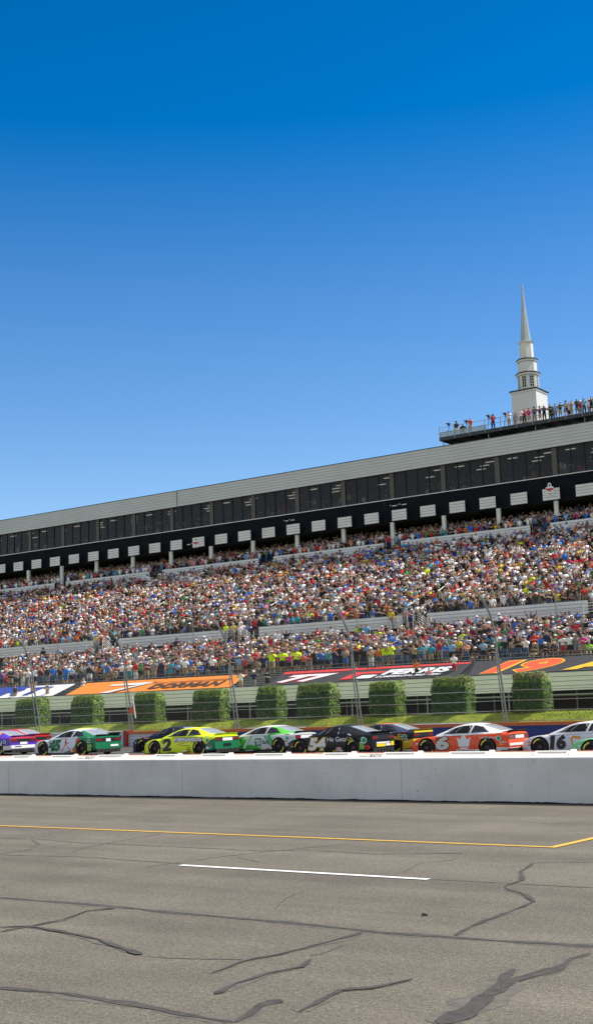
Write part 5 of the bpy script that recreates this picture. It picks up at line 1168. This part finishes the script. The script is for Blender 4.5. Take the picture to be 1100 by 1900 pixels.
decal_text(c7, 'side_lettering', m_wd, 'TD', -.02, .42, .28, .24, .06, 0, .010); decal_text(c7, 'side_lettering', m_gd, 'Bank', -.42, .44, .44, .20, .02, 0)
# black and yellow car
cel = car(XW(733,YB), YB, 'black and yellow stock car with checkered flank behind the number 54 car', P_('black and yellow race paint', (.010,.010,.012), ((.70,.42,.02), [pl(-1,0,-1.0), pl(-.12,-1,.32)])), P_('navy cabin paint', (.03,.04,.08), ((.60,.16,.04), [pl(0,1,-1.262)]), (WH, [pl(.55,-1,1.52), pl(-.55,1,-1.47), pl(-1,0,-.75)])), spoilm=M_('yellow black spoiler', (.7,.42,.02), .4), rearpolys=[(m_yd,-.9,.9,.86,.93)])
decal_text(cel, 'side_lettering', m_gold, 'reE', -1.12, .56, .62, .26, .04, .1)
chk = []
for i in range(5):
    for j in range(4):
        if (i+j) % 2 == 0: chk.append(rect(i*.06, j*.06, i*.06+.06, j*.06+.06))
decal_poly(cel, 'checker_pattern', m_wd, chk, -1.72, .56)
# car in navy behind car 2, teal car behind 45, red car at left, purple car at left edge, mint car at right, yellow roofed car at right
cnv = car(XW(369,YB)-1.05, YB, 'dark navy stock car half hidden behind the yellow car', P_('navy race paint', (.012,.016,.045), ((.5,.12,.08), [pl(1,0,-.9), pl(0,1,-.72), pl(0,-1,.76)])))
cte = car(XW(151,YB)+.25, YB, 'teal stock car with yellow roof stripe behind the white and green car', P_('teal race paint', (.01,.20,.21)), P_('teal roof paint', (.01,.22,.22), ((.6,.7,.05), [pl(0,1,-1.25), pl(-1,0,.1), pl(0,0,1)]), ((.5,.54,.56), [pl(-1,0,-.95)])))
cpu = car(XW(-4,YA), YA, 'purple and white stock car cut off by the left edge', P_('purple white race paint', (.09,.03,.42), (WH, [pl(-.05,-1,.38)]), ((.75,.30,.02), [pl(-1,0,-.8), pl(1,0,1.3), pl(0,1,-.86)]), ((.60,.05,.10), [pl(-1,0,-2.2), pl(0,1,-.7)]), (BLACKC, [pl(-1,0,-1.8), pl(0,-1,.26)])), P_('purple cabin paint', (.09,.03,.42), ((.7,.3,.02), [pl(-1,0,-.9), pl(1,0,1.25)])), spoilm=M_('purple spoiler', (.12,.03,.40), .4), rearpolys=[(m_wd,-.25,.3,.54,.66),(m_wd,-.93,.93,.34,.50),(m_od,.2,.7,.40,.45)])
decal_text(cpu, 'door_number', m_wd, '1', .6, .30, .4, .5, .05, .1); decal_text(cpu, 'side_lettering', m_wd, 'o!', -1.35, .48, .35, .26, .05, .2)
cre = car(XW(15,YB)+.6, YB, 'red stock car seen behind the purple car at the left', P_('red race paint', (.50,.02,.02)), P_('red silver roof paint', (.50,.03,.03)), spoilm=M_('red spoiler', (.55,.03,.02), .4))
cmi = car(XW(1096,42.6)+2.79, 42.6, 'mint green stock car nose at the right edge in front', P_('mint race paint', (.22,.62,.24), (BLACKC, [pl(1,0,-1.9), pl(0,-1,.42)])))
cyr = car(XW(1052,YB+.6)+2.2, YB+.6, 'stock car with yellow roof hidden behind the white car at right', P_('yellow race paint', (.65,.40,.03)), P_('yellow roof paint', (.80,.62,.03)))
print('OBJECTS', len(bpy.data.objects))
